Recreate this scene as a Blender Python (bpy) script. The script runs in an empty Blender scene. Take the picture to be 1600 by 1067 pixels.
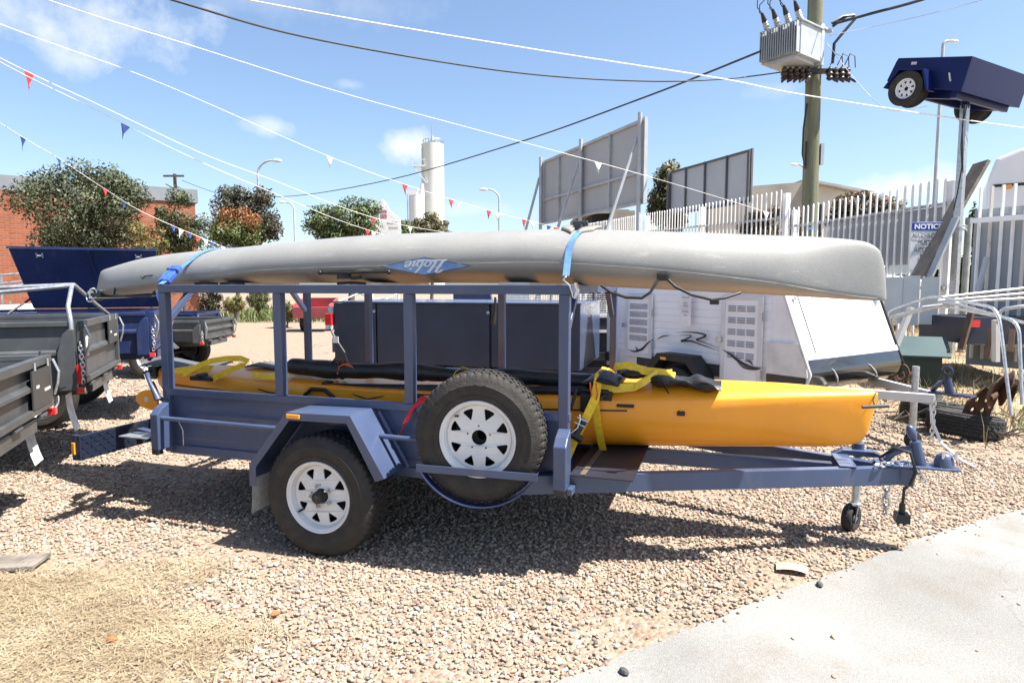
import bpy, bmesh, math, random
import numpy as np
from mathutils import Vector, Matrix
random.seed(7); rng = np.random.default_rng(7)
R = math.radians
sc = bpy.context.scene
C = sc.collection
# ---------------------------------------------------------------- camera
CAMH = 1.54; FPX = 1000.0; PIT = math.atan(88.5/FPX)
cd = bpy.data.cameras.new('camera'); cam = bpy.data.objects.new('camera', cd); C.objects.link(cam)
cd.sensor_width = 36; cd.lens = 36*FPX/1600; cd.clip_start = 0.05; cd.clip_end = 3000
cam.location = (0, 0, CAMH); cam.rotation_euler = (math.pi/2-PIT, 0, 0)
sc.camera = cam
# ---------------------------------------------------------------- light
TH = R(18)                                   # the main trailer is turned by this much
sx, sy, sz = 0.55*math.cos(TH)+0.03*math.sin(TH), -0.55*math.sin(TH)+0.03*math.cos(TH), 1.0
sund = Vector((sx, sy, sz)).normalized()
SUN_EL = math.asin(sund.z); SUN_AZ = math.atan2(sund.x, sund.y)
sl = bpy.data.lights.new('sun', 'SUN'); sun = bpy.data.objects.new('sun', sl); C.objects.link(sun)
sl.energy = 5.0; sl.angle = R(0.53); sl.color = (1, 0.95, 0.87)
sun.rotation_euler = sund.to_track_quat('Z', 'Y').to_euler(); sun.location = (0, 0, 30)
w = bpy.data.worlds.new('World'); sc.world = w; w.use_nodes = True
def world_nodes():
    nt = w.node_tree; N = nt.nodes; L = nt.links; N.clear()
    out = N.new('ShaderNodeOutputWorld'); bg = N.new('ShaderNodeBackground'); bg.inputs[1].default_value = 0.083
    sky = N.new('ShaderNodeTexSky'); sky.sky_type = 'NISHITA'; sky.sun_disc = False
    sky.sun_elevation = SUN_EL; sky.sun_rotation = SUN_AZ; sky.air_density = 1.0; sky.dust_density = 1.2; sky.ozone_density = 2.5
    tc = N.new('ShaderNodeTexCoord'); sep = N.new('ShaderNodeSeparateXYZ'); L.new(tc.outputs['Generated'], sep.inputs[0])
    def m(op, a, b=None, c=None, clamp=False):
        n = N.new('ShaderNodeMath'); n.operation = op; n.use_clamp = clamp
        for i, v in enumerate((a, b, c)):
            if v is None: continue
            if isinstance(v, (int, float)): n.inputs[i].default_value = v
            else: L.new(v, n.inputs[i])
        return n.outputs[0]
    az = m('ARCTAN2', sep.outputs[0], sep.outputs[1]); el = m('ARCSINE', sep.outputs[2])
    nz = N.new('ShaderNodeTexNoise'); nz.inputs['Scale'].default_value = 9; nz.inputs['Detail'].default_value = 7; nz.inputs['Roughness'].default_value = .62
    L.new(tc.outputs['Generated'], nz.inputs['Vector']); nf = nz.outputs[0]
    mask = None
    for (a, e, ra, re, k) in ((-30.3, 18.6, 7.5, 3.1, .85), (-9.6, 11.9, 2.5, 1.25, 1.0), (-20.2, 12.7, 2.2, .8, .6), (-13.8, 16.3, 1.6, .6, .4), (31, 7.3, 6.5, 1.3, .9), (22, 15.3, 2.5, .8, .25), (-18, 22, 12, 1.8, .22), (-4, 6.5, 5, .8, .35), (60, 14, 12, 4, .9), (-70, 18, 12, 5, .9), (130, 30, 25, 8, .9), (-140, 24, 30, 7, .9)):
        da = m('MULTIPLY', m('SUBTRACT', az, R(a)), 1/R(ra)); de = m('MULTIPLY', m('SUBTRACT', el, R(e)), 1/R(re))
        d = m('SQRT', m('ADD', m('MULTIPLY', da, da), m('MULTIPLY', de, de)))
        v = m('SUBTRACT', 1.0, d); v = m('ADD', v, m('MULTIPLY', m('SUBTRACT', nf, .5), 3.6))
        v = m('MULTIPLY', m('MULTIPLY', v, 1.1, clamp=True), k)
        v = m('MULTIPLY', v, m('LESS_THAN', d, 1.9))
        mask = v if mask is None else m('MAXIMUM', mask, v)
    mx = N.new('ShaderNodeMix'); mx.data_type = 'RGBA'; L.new(m('MULTIPLY', mask, .85), mx.inputs[0])
    L.new(sky.outputs[0], mx.inputs[6]); mx.inputs[7].default_value = (5.2, 5.35, 5.6, 1)
    L.new(mx.outputs[2], bg.inputs[0]); L.new(bg.outputs[0], out.inputs[0])
world_nodes()
sc.view_settings.view_transform = 'Standard'; sc.view_settings.look = 'None'
sc.view_settings.exposure = 1.42; sc.view_settings.gamma = 1
sc.view_settings.use_curve_mapping = False
sc.cycles.max_bounces = 6; sc.cycles.transparent_max_bounces = 6; sc.cycles.caustics_reflective = False; sc.cycles.caustics_refractive = False
# ---------------------------------------------------------------- pixel -> place (used to lay the plan out)
cP, sP = math.cos(PIT), math.sin(PIT)
def at(px, py, D):
    x = (px-800)/FPX; y = -(py-533.5)/FPX
    d = Vector((x, cP+y*sP, y*cP-sP)); return Vector((0, 0, CAMH)) + d*(D/d.y)
def gnd(px, py, z=0.0):
    x = (px-800)/FPX; y = -(py-533.5)/FPX
    d = Vector((x, cP+y*sP, y*cP-sP)); return Vector((0, 0, CAMH)) + d*((z-CAMH)/d.z)
# ---------------------------------------------------------------- frames
class Frame:
    def __init__(s, x, y, z, rz): s.p = Vector((x, y, z)); s.rz = rz; s.m = Matrix.Translation(s.p) @ Matrix.Rotation(rz, 4, 'Z')
    def w(s, p): return s.m @ Vector(p)
    def l(s, p): return s.m.inverted() @ Vector(p)
WF = Frame(0, 0, 0, 0)
TF = Frame(-1.094, 3.495, 0, -TH)            # main trailer: x forward to the hitch, y away, origin under the near wheel
def smooth01(t): t = min(1, max(0, t)); return t*t*(3-2*t)
def gh(x, y):
    l = TF.l((x, y, 0)); return 0.055*smooth01((l.x-0.9)/1.7) if y > -20 else 0
# ---------------------------------------------------------------- mesh builder
def basis(d, up=(0, 0, 1)):
    d = Vector(d).normalized(); u = Vector(up)
    if abs(d.dot(u)) > .98: u = Vector((1, 0, 0))
    s = d.cross(u).normalized(); return s, s.cross(d).normalized()
class MB:
    def __init__(s): s.v = []; s.f = []
    def add(s, vs, fs):
        n = len(s.v); s.v += [tuple(v) for v in vs]; s.f += [tuple(i+n for i in f) for f in fs]; return s
    def box(s, x0, x1, y0, y1, z0, z1):
        return s.add([(x0,y0,z0),(x1,y0,z0),(x1,y1,z0),(x0,y1,z0),(x0,y0,z1),(x1,y0,z1),(x1,y1,z1),(x0,y1,z1)],
                     [(0,3,2,1),(4,5,6,7),(0,1,5,4),(1,2,6,5),(2,3,7,6),(3,0,4,7)])
    def bar(s, p, q, wd, ht, up=(0, 0, 1)):
        p, q = Vector(p), Vector(q); a, b = basis(q-p, up); a = a*wd/2; b = b*ht/2
        vs = [p-a-b, p+a-b, p+a+b, p-a+b, q-a-b, q+a-b, q+a+b, q-a+b]
        return s.add(vs, [(0,3,2,1),(4,5,6,7),(0,1,5,4),(1,2,6,5),(2,3,7,6),(3,0,4,7)])
    def ring(s, rows, closed=True, cap=False):
        n = len(rows[0]); vs = [p for r in rows for p in r]; fs = []
        for i in range(len(rows)-1):
            for j in range(n if closed else n-1):
                k = (j+1) % n; fs.append((i*n+j, i*n+k, (i+1)*n+k, (i+1)*n+j))
        if cap: fs.append(tuple(range(n-1, -1, -1))); fs.append(tuple((len(rows)-1)*n+j for j in range(n)))
        return s.add(vs, fs)
    def cyl(s, p, q, r, r2=None, n=12, cap=True):
        p, q = Vector(p), Vector(q); r2 = r if r2 is None else r2; a, b = basis(q-p)
        rows = [[c+a*(rr*math.cos(t*2*math.pi/n))+b*(rr*math.sin(t*2*math.pi/n)) for t in range(n)] for c, rr in ((p, r), (q, r2))]
        return s.ring(rows, True, cap)
    def tube(s, pts, r, n=8, closed=False):
        pts = [Vector(p) for p in pts]; m = len(pts); rows = []; up = Vector((0, 0, 1)); pa = None
        for i, p in enumerate(pts):
            d = (pts[(i+1) % m]-pts[i-1]) if closed else (pts[min(i+1, m-1)]-pts[max(i-1, 0)])
            d = d.normalized() if d.length > 1e-9 else Vector((1, 0, 0))
            if pa is None: a, b = basis(d)
            else:
                a = (pa-d*pa.dot(d)); a = a.normalized() if a.length > 1e-6 else basis(d)[0]; b = a.cross(d)
            pa = a; rr = r[i] if isinstance(r, (list, tuple)) else r
            rows.append([p+a*(rr*math.cos(t*2*math.pi/n))+b*(rr*math.sin(t*2*math.pi/n)) for t in range(n)])
        if closed: rows.append(rows[0]); return s.ring(rows)
        return s.ring(rows, True, True)
    def prism(s, poly, axis, a, b):
        def P(u, v, t): return {'x': (t, u, v), 'y': (u, t, v), 'z': (u, v, t)}[axis]
        n = len(poly); vs = [P(u, v, a) for u, v in poly]+[P(u, v, b) for u, v in poly]
        fs = [tuple(range(n)), tuple(range(2*n-1, n-1, -1))]+[(i, i+n, (i+1) % n+n, (i+1) % n) for i in range(n)]
        return s.add(vs, fs)
    def lathe(s, prof, n=48, c=(0, 0, 0), axis='y', closed=False):
        rows = []
        for (r, h) in prof:
            row = []
            for t in range(n):
                a = t*2*math.pi/n; u, v = r*math.cos(a), r*math.sin(a)
                p = {'y': (u, h, v), 'z': (u, v, h), 'x': (h, u, v)}[axis]; row.append((p[0]+c[0], p[1]+c[1], p[2]+c[2]))
            rows.append(row)
        if closed: rows.append(rows[0])
        return s.ring(rows)
    def ribbon(s, pts, wv, th=0.003, nv=None):
        """flat webbing along pts; wv width vector (or list), th thickness"""
        pts = [Vector(p) for p in pts]; rows = []
        for i, p in enumerate(pts):
            d = (pts[min(i+1, len(pts)-1)]-pts[max(i-1, 0)]).normalized(); wd = Vector(wv[i] if isinstance(wv, list) else wv)
            nrm = d.cross(wd).normalized()*th/2; h = wd/2
            rows.append([p-h-nrm, p+h-nrm, p+h+nrm, p-h+nrm])
        return s.ring(rows, True, True)
    def sheet(s, fn, nu, nv):
        rows = [[fn(i/(nu-1), j/(nv-1)) for j in range(nv)] for i in range(nu)]
        return s.ring(rows, False)
    def ball(s, c, r, n=10, sq=(1, 1, 1)):
        rows = []
        for i in range(n//2+1):
            a = math.pi*i/(n//2); rr = max(math.sin(a), .01)
            rows.append([(c[0]+r*sq[0]*rr*math.cos(t*2*math.pi/n), c[1]+r*sq[1]*rr*math.sin(t*2*math.pi/n), c[2]-r*sq[2]*math.cos(a)) for t in range(n)])
        return s.ring(rows, True, True)
    def xf(s, m, start=0):
        s.v[start:] = [tuple(m @ Vector(v)) for v in s.v[start:]]; return s
def curve_mesh(loops, depth=0.002, bevel=0.0):
    """filled outline with holes -> verts, faces in the xy plane, z +-depth"""
    cu = bpy.data.curves.new('tmp', 'CURVE'); cu.dimensions = '2D'; cu.fill_mode = 'BOTH'; cu.extrude = depth; cu.bevel_depth = bevel; cu.bevel_resolution = 1
    for lp in loops:
        sp = cu.splines.new('POLY'); sp.points.add(len(lp)-1); sp.use_cyclic_u = True
        for p, q in zip(sp.points, lp): p.co = (q[0], q[1], 0, 1)
    return cu_to(cu)
def cu_to(cu):
    o = bpy.data.objects.new('tmp', cu); C.objects.link(o); dg = bpy.context.evaluated_depsgraph_get(); dg.update()
    me = bpy.data.meshes.new_from_object(o.evaluated_get(dg)); vs = [tuple(v.co) for v in me.vertices]; fs = [tuple(p.vertices) for p in me.polygons]
    bpy.data.objects.remove(o); bpy.data.curves.remove(cu); bpy.data.meshes.remove(me); return vs, fs
def text_mesh(txt, size=1.0, depth=0.0, shear=0.0, bold=0.0, align='CENTER', sp=1.0):
    cu = bpy.data.curves.new('tmp', 'FONT'); cu.body = txt; cu.size = size; cu.extrude = depth; cu.shear = shear; cu.offset = bold
    cu.align_x = align; cu.align_y = 'CENTER'; cu.resolution_u = 3; cu.space_character = sp; return cu_to(cu)
# ---------------------------------------------------------------- things, parts
ORG = {}; FRM = {}
def props(o, label=None, cat=None, group=None, kind=None):
    if label: o['label'] = label
    if cat: o['category'] = cat
    if group: o['group'] = group
    if kind: o['kind'] = kind
    return o
def thing(name, label, cat, fr=WF, o=(0, 0, 0), group=None):
    e = bpy.data.objects.new(name, None); C.objects.link(e); e.empty_display_size = .2
    e.location = fr.w(o); e.rotation_euler = (0, 0, fr.rz); ORG[e] = Vector(o); return props(e, label, cat, group)
def mesh_of(name, mb, mat, smooth=None, off=(0, 0, 0)):
    me = bpy.data.meshes.new(name); ox, oy, oz = off
    me.from_pydata([(v[0]-ox, v[1]-oy, v[2]-oz) for v in mb.v], [], mb.f); me.validate()
    bm = bmesh.new(); bm.from_mesh(me); bmesh.ops.recalc_face_normals(bm, faces=bm.faces); bm.to_mesh(me); bm.free()
    if mat: me.materials.append(mat)
    if smooth is not None:
        me.shade_smooth(); me.set_sharp_from_angle(angle=R(smooth))
    return me
def obj(name, mb, mat, parent=None, smooth=None, bevel=0.0, label=None, kind=None):
    off = ORG.get(parent, (0, 0, 0)) if parent else (0, 0, 0)
    o = bpy.data.objects.new(name, mesh_of(name, mb, mat, smooth, off)); C.objects.link(o)
    if parent: o.parent = parent; ORG[o] = off
    if bevel:
        b = o.modifiers.new('bevel', 'BEVEL'); b.width = bevel; b.segments = 2; b.limit_method = 'ANGLE'; b.angle_limit = R(40)
    return props(o, label, kind=kind)
def solo(name, mb, mat, label, cat, fr=WF, o=(0, 0, 0), smooth=None, bevel=0.0, group=None, kind=None):
    ob = bpy.data.objects.new(name, mesh_of(name, mb, mat, smooth, o)); C.objects.link(ob)
    ob.location = fr.w(o); ob.rotation_euler = (0, 0, fr.rz); ORG[ob] = Vector(o)
    if bevel:
        b = ob.modifiers.new('bevel', 'BEVEL'); b.width = bevel; b.segments = 2; b.limit_method = 'ANGLE'; b.angle_limit = R(40)
    return props(ob, label, cat, group, kind)
def struct(name, mb, mat, smooth=None): return props(obj(name, mb, mat, None, smooth), kind='structure')
def copy_tree(o, parent=None):
    c = o.copy(); C.objects.link(c); c.parent = parent; ORG[c] = ORG.get(o, Vector((0, 0, 0)))
    for ch in o.children: copy_tree(ch, c)
    return c
# ---------------------------------------------------------------- materials
MATS = {}
def M(name, col, rough=.5, metal=0.0, var=.12, scale=6, bump=0.0, bscale=60, coat=0.0, col2=None, spec=.5, detail=5, ramp=(.35, .65)):
    if name in MATS: return MATS[name]
    m = bpy.data.materials.new(name); m.use_nodes = True; nt = m.node_tree; N = nt.nodes; L = nt.links; b = N['Principled BSDF']
    tc = N.new('ShaderNodeTexCoord'); nz = N.new('ShaderNodeTexNoise'); nz.inputs['Scale'].default_value = scale; nz.inputs['Detail'].default_value = detail
    L.new(tc.outputs['Object'], nz.inputs['Vector']); rp = N.new('ShaderNodeValToRGB'); L.new(nz.outputs[0], rp.inputs[0])
    c2 = col2 or tuple(min(1, c*(1+var)) for c in col); c1 = col if col2 else tuple(c*(1-var) for c in col)
    rp.color_ramp.elements[0].position = ramp[0]; rp.color_ramp.elements[1].position = ramp[1]
    rp.color_ramp.elements[0].color = (*c1, 1); rp.color_ramp.elements[1].color = (*c2, 1)
    L.new(rp.outputs[0], b.inputs['Base Color']); b.inputs['Metallic'].default_value = metal
    mr = N.new('ShaderNodeMapRange'); mr.inputs[3].default_value = max(0, rough-.06); mr.inputs[4].default_value = min(1, rough+.1); L.new(nz.outputs[0], mr.inputs[0]); L.new(mr.outputs[0], b.inputs['Roughness'])
    b.inputs['Coat Weight'].default_value = coat; b.inputs['Coat Roughness'].default_value = .08; b.inputs['Specular IOR Level'].default_value = spec
    if bump:
        n2 = N.new('ShaderNodeTexNoise'); n2.inputs['Scale'].default_value = bscale; n2.inputs['Detail'].default_value = 4; L.new(tc.outputs['Object'], n2.inputs['Vector'])
        bp = N.new('ShaderNodeBump'); bp.inputs['Strength'].default_value = bump; bp.inputs['Distance'].default_value = .02; L.new(n2.outputs[0], bp.inputs['Height']); L.new(bp.outputs[0], b.inputs['Normal'])
    MATS[name] = m; return m
BLUE = M('slate_blue_paint', (.050, .072, .142), .36, .0, .10, 3, .05, 120, .2)
NAVY = M('navy_paint', (.020, .030, .085), .38, 0, .15, 3, .06, 90, .2)
NAVYDK = M('dark_navy_paint', (.012, .018, .040), .42, 0, .2, 2, .05, 60)
ROYAL = M('royal_blue_paint', (.011, .023, .085), .42, 0, .12, 3, .05, 80, .0)
GREYP = M('charcoal_paint', (.060, .065, .070), .40, 0, .14, 4, .06, 80)
WHITE = M('white_steel', (.66, .66, .66), .35, 0, .05, 9, .03, 60)
OFFW = M('off_white_panel', (.82, .82, .85), .42, 0, .04, 3)
RUBBER = M('tyre_rubber', (.020, .018, .017), .75, 0, .3, 14, .25, 90, col2=(.045, .037, .030), ramp=(.45, .8))
BLACK = M('black_plastic', (.012, .012, .013), .45, 0, .2, 12)
BLACKV = M('black_vinyl', (.014, .014, .016), .42, 0, .3, 10, .3, 30)
GALV = M('galvanised_steel', (.46, .48, .50), .38, .75, .15, 30, .08, 120)
CHROME = M('zinc_plated', (.62, .63, .64), .25, .95, .1, 30)
AMBER = M('amber_lens', (.85, .32, .02), .25, 0, .05, 40, coat=.5)
REDL = M('red_lens', (.62, .02, .02), .25, 0, .1, 40, coat=.5)
YELW = M('yellow_webbing', (.95, .57, .02), .7, 0, .12, 40, .2, 300)
BLUW = M('blue_webbing', (.10, .28, .68), .65, 0, .15, 40, .2, 300)
REDW = M('red_webbing', (.55, .02, .03), .7, 0, .15, 40, .2, 300)
def weather(m, dust=(.22, .18, .14), amt=.35, chip=None):
    nt = m.node_tree; N = nt.nodes; L = nt.links; b = N['Principled BSDF']; base = b.inputs['Base Color'].links[0].from_socket; tc = [n for n in N if n.type == 'TEX_COORD'][0]
    mp = N.new('ShaderNodeMapping'); mp.inputs['Scale'].default_value = (2.2, 2.2, .8); L.new(tc.outputs['Object'], mp.inputs[0])
    n1 = N.new('ShaderNodeTexNoise'); n1.inputs['Scale'].default_value = 4; n1.inputs['Detail'].default_value = 9; n1.inputs['Roughness'].default_value = .7; L.new(mp.outputs[0], n1.inputs['Vector'])
    r = N.new('ShaderNodeMapRange'); r.inputs[1].default_value = .52; r.inputs[2].default_value = .80; r.inputs[3].default_value = 0; r.inputs[4].default_value = amt; L.new(n1.outputs[0], r.inputs[0])
    mx = N.new('ShaderNodeMix'); mx.data_type = 'RGBA'; L.new(r.outputs[0], mx.inputs[0]); L.new(base, mx.inputs[6]); mx.inputs[7].default_value = (*dust, 1); outc = mx.outputs[2]
    if chip:
        n2 = N.new('ShaderNodeTexNoise'); n2.inputs['Scale'].default_value = 26; n2.inputs['Detail'].default_value = 5; L.new(tc.outputs['Object'], n2.inputs['Vector'])
        r2 = N.new('ShaderNodeMapRange'); r2.inputs[1].default_value = .70; r2.inputs[2].default_value = .735; r2.inputs[4].default_value = .8; L.new(n2.outputs[0], r2.inputs[0])
        m2 = N.new('ShaderNodeMix'); m2.data_type = 'RGBA'; L.new(r2.outputs[0], m2.inputs[0]); L.new(outc, m2.inputs[6]); m2.inputs[7].default_value = (*chip, 1); outc = m2.outputs[2]
    L.new(outc, b.inputs['Base Color']); return m
for m_, k_ in ((BLUE, .22), (NAVY, .2), (NAVYDK, .14), (ROYAL, .18), (GREYP, .3)): weather(m_, amt=k_, chip=(.10, .075, .06))
weather(WHITE, (.34, .28, .21), .30); weather(OFFW, (.45, .40, .34), .22)
LGREY = M('pale_grey_sheet', (.42, .46, .48), .5, 0, .08, 3)
# ================================================================ GROUND
def stone_mat(name, inst):
    m = bpy.data.materials.new(name); m.use_nodes = True; nt = m.node_tree; N = nt.nodes; L = nt.links; b = N['Principled BSDF']
    rp = N.new('ShaderNodeValToRGB'); e = rp.color_ramp.elements; e[0].position = 0; e[1].position = 1
    cols = [(0, (.16, .15, .14)), (.05, (.28, .22, .17)), (.16, (.39, .29, .205)), (.36, (.48, .375, .265)), (.52, (.43, .30, .22)), (.62, (.56, .47, .37)), (.76, (.50, .385, .25)), (.86, (.68, .60, .50)), (.95, (.20, .19, .19)), (1, (.42, .19, .11))]
    e[0].color = (*cols[0][1], 1); e[1].color = (*cols[-1][1], 1)
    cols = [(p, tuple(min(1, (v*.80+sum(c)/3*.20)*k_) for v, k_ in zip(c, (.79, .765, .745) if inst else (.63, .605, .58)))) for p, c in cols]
    e[0].color = (*cols[0][1], 1); e[1].color = (*cols[-1][1], 1)
    for p, c in cols[1:-1]: x = e.new(p); x.color = (*c, 1)
    if inst:
        at_ = N.new('ShaderNodeAttribute'); at_.attribute_type = 'INSTANCER'; at_.attribute_name = 'rc'; L.new(at_.outputs['Fac'], rp.inputs[0])
        tc = N.new('ShaderNodeTexCoord'); nz = N.new('ShaderNodeTexNoise'); nz.inputs['Scale'].default_value = 3; nz.inputs['Detail'].default_value = 4; L.new(tc.outputs['Object'], nz.inputs['Vector'])
        mr = N.new('ShaderNodeMapRange'); mr.inputs[3].default_value = .72; mr.inputs[4].default_value = 1.22; L.new(nz.outputs[0], mr.inputs[0])
        mx = N.new('ShaderNodeVectorMath'); mx.operation = 'SCALE'; L.new(rp.outputs[0], mx.inputs[0]); L.new(mr.outputs[0], mx.inputs['Scale']); L.new(mx.outputs[0], b.inputs['Base Color'])
    else:
        tc = N.new('ShaderNodeTexCoord'); vo = N.new('ShaderNodeTexVoronoi'); vo.inputs['Scale'].default_value = 42; L.new(tc.outputs['Object'], vo.inputs['Vector'])
        sp = N.new('ShaderNodeSeparateColor'); L.new(vo.outputs['Color'], sp.inputs[0]); L.new(sp.outputs[0], rp.inputs[0])
        nz = N.new('ShaderNodeTexNoise'); nz.inputs['Scale'].default_value = .55; nz.inputs['Detail'].default_value = 8; nz.inputs['Roughness'].default_value = .6; L.new(tc.outputs['Object'], nz.inputs['Vector'])
        r2 = N.new('ShaderNodeValToRGB'); r2.color_ramp.elements[0].position = .42; r2.color_ramp.elements[1].position = .62; r2.color_ramp.elements[0].color = (0, 0, 0, 1); L.new(nz.outputs[0], r2.inputs[0])
        n3 = N.new('ShaderNodeTexNoise'); n3.inputs['Scale'].default_value = 25; n3.inputs['Detail'].default_value = 6; L.new(tc.outputs['Object'], n3.inputs['Vector'])
        r3 = N.new('ShaderNodeValToRGB'); r3.color_ramp.elements[0].color = (.20, .152, .105, 1); r3.color_ramp.elements[1].color = (.31, .248, .180, 1); L.new(n3.outputs[0], r3.inputs[0])
        mx = N.new('ShaderNodeMix'); mx.data_type = 'RGBA'; L.new(r2.outputs[0], mx.inputs[0]); L.new(rp.outputs[0], mx.inputs[7]); L.new(r3.outputs[0], mx.inputs[6])
        fm = N.new('ShaderNodeMath'); fm.operation = 'MULTIPLY_ADD'; fm.inputs[1].default_value = .5; fm.inputs[2].default_value = .42; L.new(r2.outputs[0], fm.inputs[0]); L.new(fm.outputs[0], mx.inputs[0])
        L.new(mx.outputs[2], b.inputs['Base Color'])
        bp = N.new('ShaderNodeBump'); bp.inputs['Strength'].default_value = .8; bp.inputs['Distance'].default_value = .012; L.new(vo.outputs['Distance'], bp.inputs['Height']); bp.invert = True; L.new(bp.outputs[0], b.inputs['Normal'])
    b.inputs['Roughness'].default_value = .8; b.inputs['Specular IOR Level'].default_value = .25
    return m
def axis(lo, hi, near0, near1, st):
    a = list(np.arange(near0, near1+1e-6, st)); x = near0; d = st
    while x > lo: d *= 1.5; x -= d; a.insert(0, max(x, lo))
    x = near1; d = st
    while x < hi: d *= 1.5; x += d; a.append(min(x, hi))
    return a
gx = axis(-400, 400, -8, 9, .5); gy = axis(-60, 900, 0, 14, .5)
g = MB(); g.ring([[(x, y, gh(x, y)) for x in gx] for y in gy], False)
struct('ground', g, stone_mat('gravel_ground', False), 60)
# concrete apron, lower right
CE = [gnd(700, 1150), gnd(800, 1100), gnd(905, 1064), gnd(1010, 1024), gnd(1130, 978), gnd(1215, 944), gnd(1283, 921), gnd(1370, 886), gnd(1440, 856), gnd(1520, 830), gnd(1600, 810), gnd(1720, 782), gnd(1900, 750), gnd(2200, 715)]
CEX = [(p.x, p.y) for p in CE]
def dens(pl, st):
    out = []
    for a, b in zip(pl, pl[1:]):
        n = max(1, int(math.hypot(b[0]-a[0], b[1]-a[1])/st))
        for i in range(n): t = i/n; out.append((a[0]+(b[0]-a[0])*t, a[1]+(b[1]-a[1])*t))
    return out+[pl[-1]]
ed = dens([(CEX[0][0]-1.5, CEX[0][1]-.9)]+CEX, .05)
ed = [(x+random.gauss(0, .006), y+random.gauss(0, .006)) for x, y in ed]
def concrete_edge(x):   # y of the edge at world x
    return np.interp(x, [p[0] for p in CEX], [p[1] for p in CEX])
cb = MB(); rows = []
for k, off in enumerate((0, 0.01, .15, .5, 1, 2, 4, 8, 16)):
    row = []
    for x, y in ed:
        X, Y = x+off*.42, y-off*.9; row.append((X, Y, gh(X, Y)+(0.004 if k == 0 else 0.016)))
    rows.append(row)
cb.ring(rows, False)
def concrete_mat():
    m = M('concrete', (.195, .192, .182), .85, 0, .1, 1.2, .35, 160, detail=9, col2=(.262, .258, .244))
    nt = m.node_tree; N = nt.nodes; L = nt.links; b = N['Principled BSDF']; base = b.inputs['Base Color'].links[0].from_socket; tc = [n for n in N if n.type == 'TEX_COORD'][0]
    n1 = N.new('ShaderNodeTexNoise'); n1.inputs['Scale'].default_value = 3.2; n1.inputs['Detail'].default_value = 8; L.new(tc.outputs['Object'], n1.inputs['Vector'])
    r1 = N.new('ShaderNodeValToRGB'); r1.color_ramp.elements[0].position = .52; r1.color_ramp.elements[1].position = .74; r1.color_ramp.elements[1].color = (.55, .55, .55, 1); r1.color_ramp.elements[0].color = (0, 0, 0, 1); L.new(n1.outputs[0], r1.inputs[0])
    mx = N.new('ShaderNodeMix'); mx.data_type = 'RGBA'; L.new(r1.outputs[0], mx.inputs[0]); L.new(base, mx.inputs[6]); mx.inputs[7].default_value = (.16, .135, .105, 1)
    n2 = N.new('ShaderNodeTexNoise'); n2.inputs['Scale'].default_value = 70; n2.inputs['Detail'].default_value = 3; L.new(tc.outputs['Object'], n2.inputs['Vector'])
    r2 = N.new('ShaderNodeMapRange'); r2.inputs[3].default_value = .72; r2.inputs[4].default_value = 1.25; L.new(n2.outputs[0], r2.inputs[0])
    sm = N.new('ShaderNodeVectorMath'); sm.operation = 'SCALE'; L.new(mx.outputs[2], sm.inputs[0]); L.new(r2.outputs[0], sm.inputs['Scale']); L.new(sm.outputs[0], b.inputs['Base Color'])
    vo = N.new('ShaderNodeTexVoronoi'); vo.feature = 'DISTANCE_TO_EDGE'; vo.inputs['Scale'].default_value = .42; n4 = N.new('ShaderNodeTexNoise'); n4.inputs['Scale'].default_value = 2.2; n4.inputs['Detail'].default_value = 9; L.new(tc.outputs['Object'], n4.inputs['Vector'])
    va = N.new('ShaderNodeVectorMath'); va.operation = 'MULTIPLY_ADD'; va.inputs[1].default_value = (.55, .55, 0); L.new(n4.outputs['Color'], va.inputs[0]); L.new(tc.outputs['Object'], va.inputs[2]); L.new(va.outputs[0], vo.inputs['Vector'])
    cr_ = N.new('ShaderNodeMapRange'); cr_.inputs[1].default_value = .0; cr_.inputs[2].default_value = .0022; cr_.inputs[3].default_value = .80; cr_.inputs[4].default_value = 1; L.new(vo.outputs['Distance'], cr_.inputs[0])
    s2 = N.new('ShaderNodeVectorMath'); s2.operation = 'SCALE'; L.new(sm.outputs[0], s2.inputs[0]); L.new(cr_.outputs[0], s2.inputs['Scale']); L.new(s2.outputs[0], b.inputs['Base Color'])
    return m
struct('concrete_apron', cb, concrete_mat(), 30)
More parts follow.
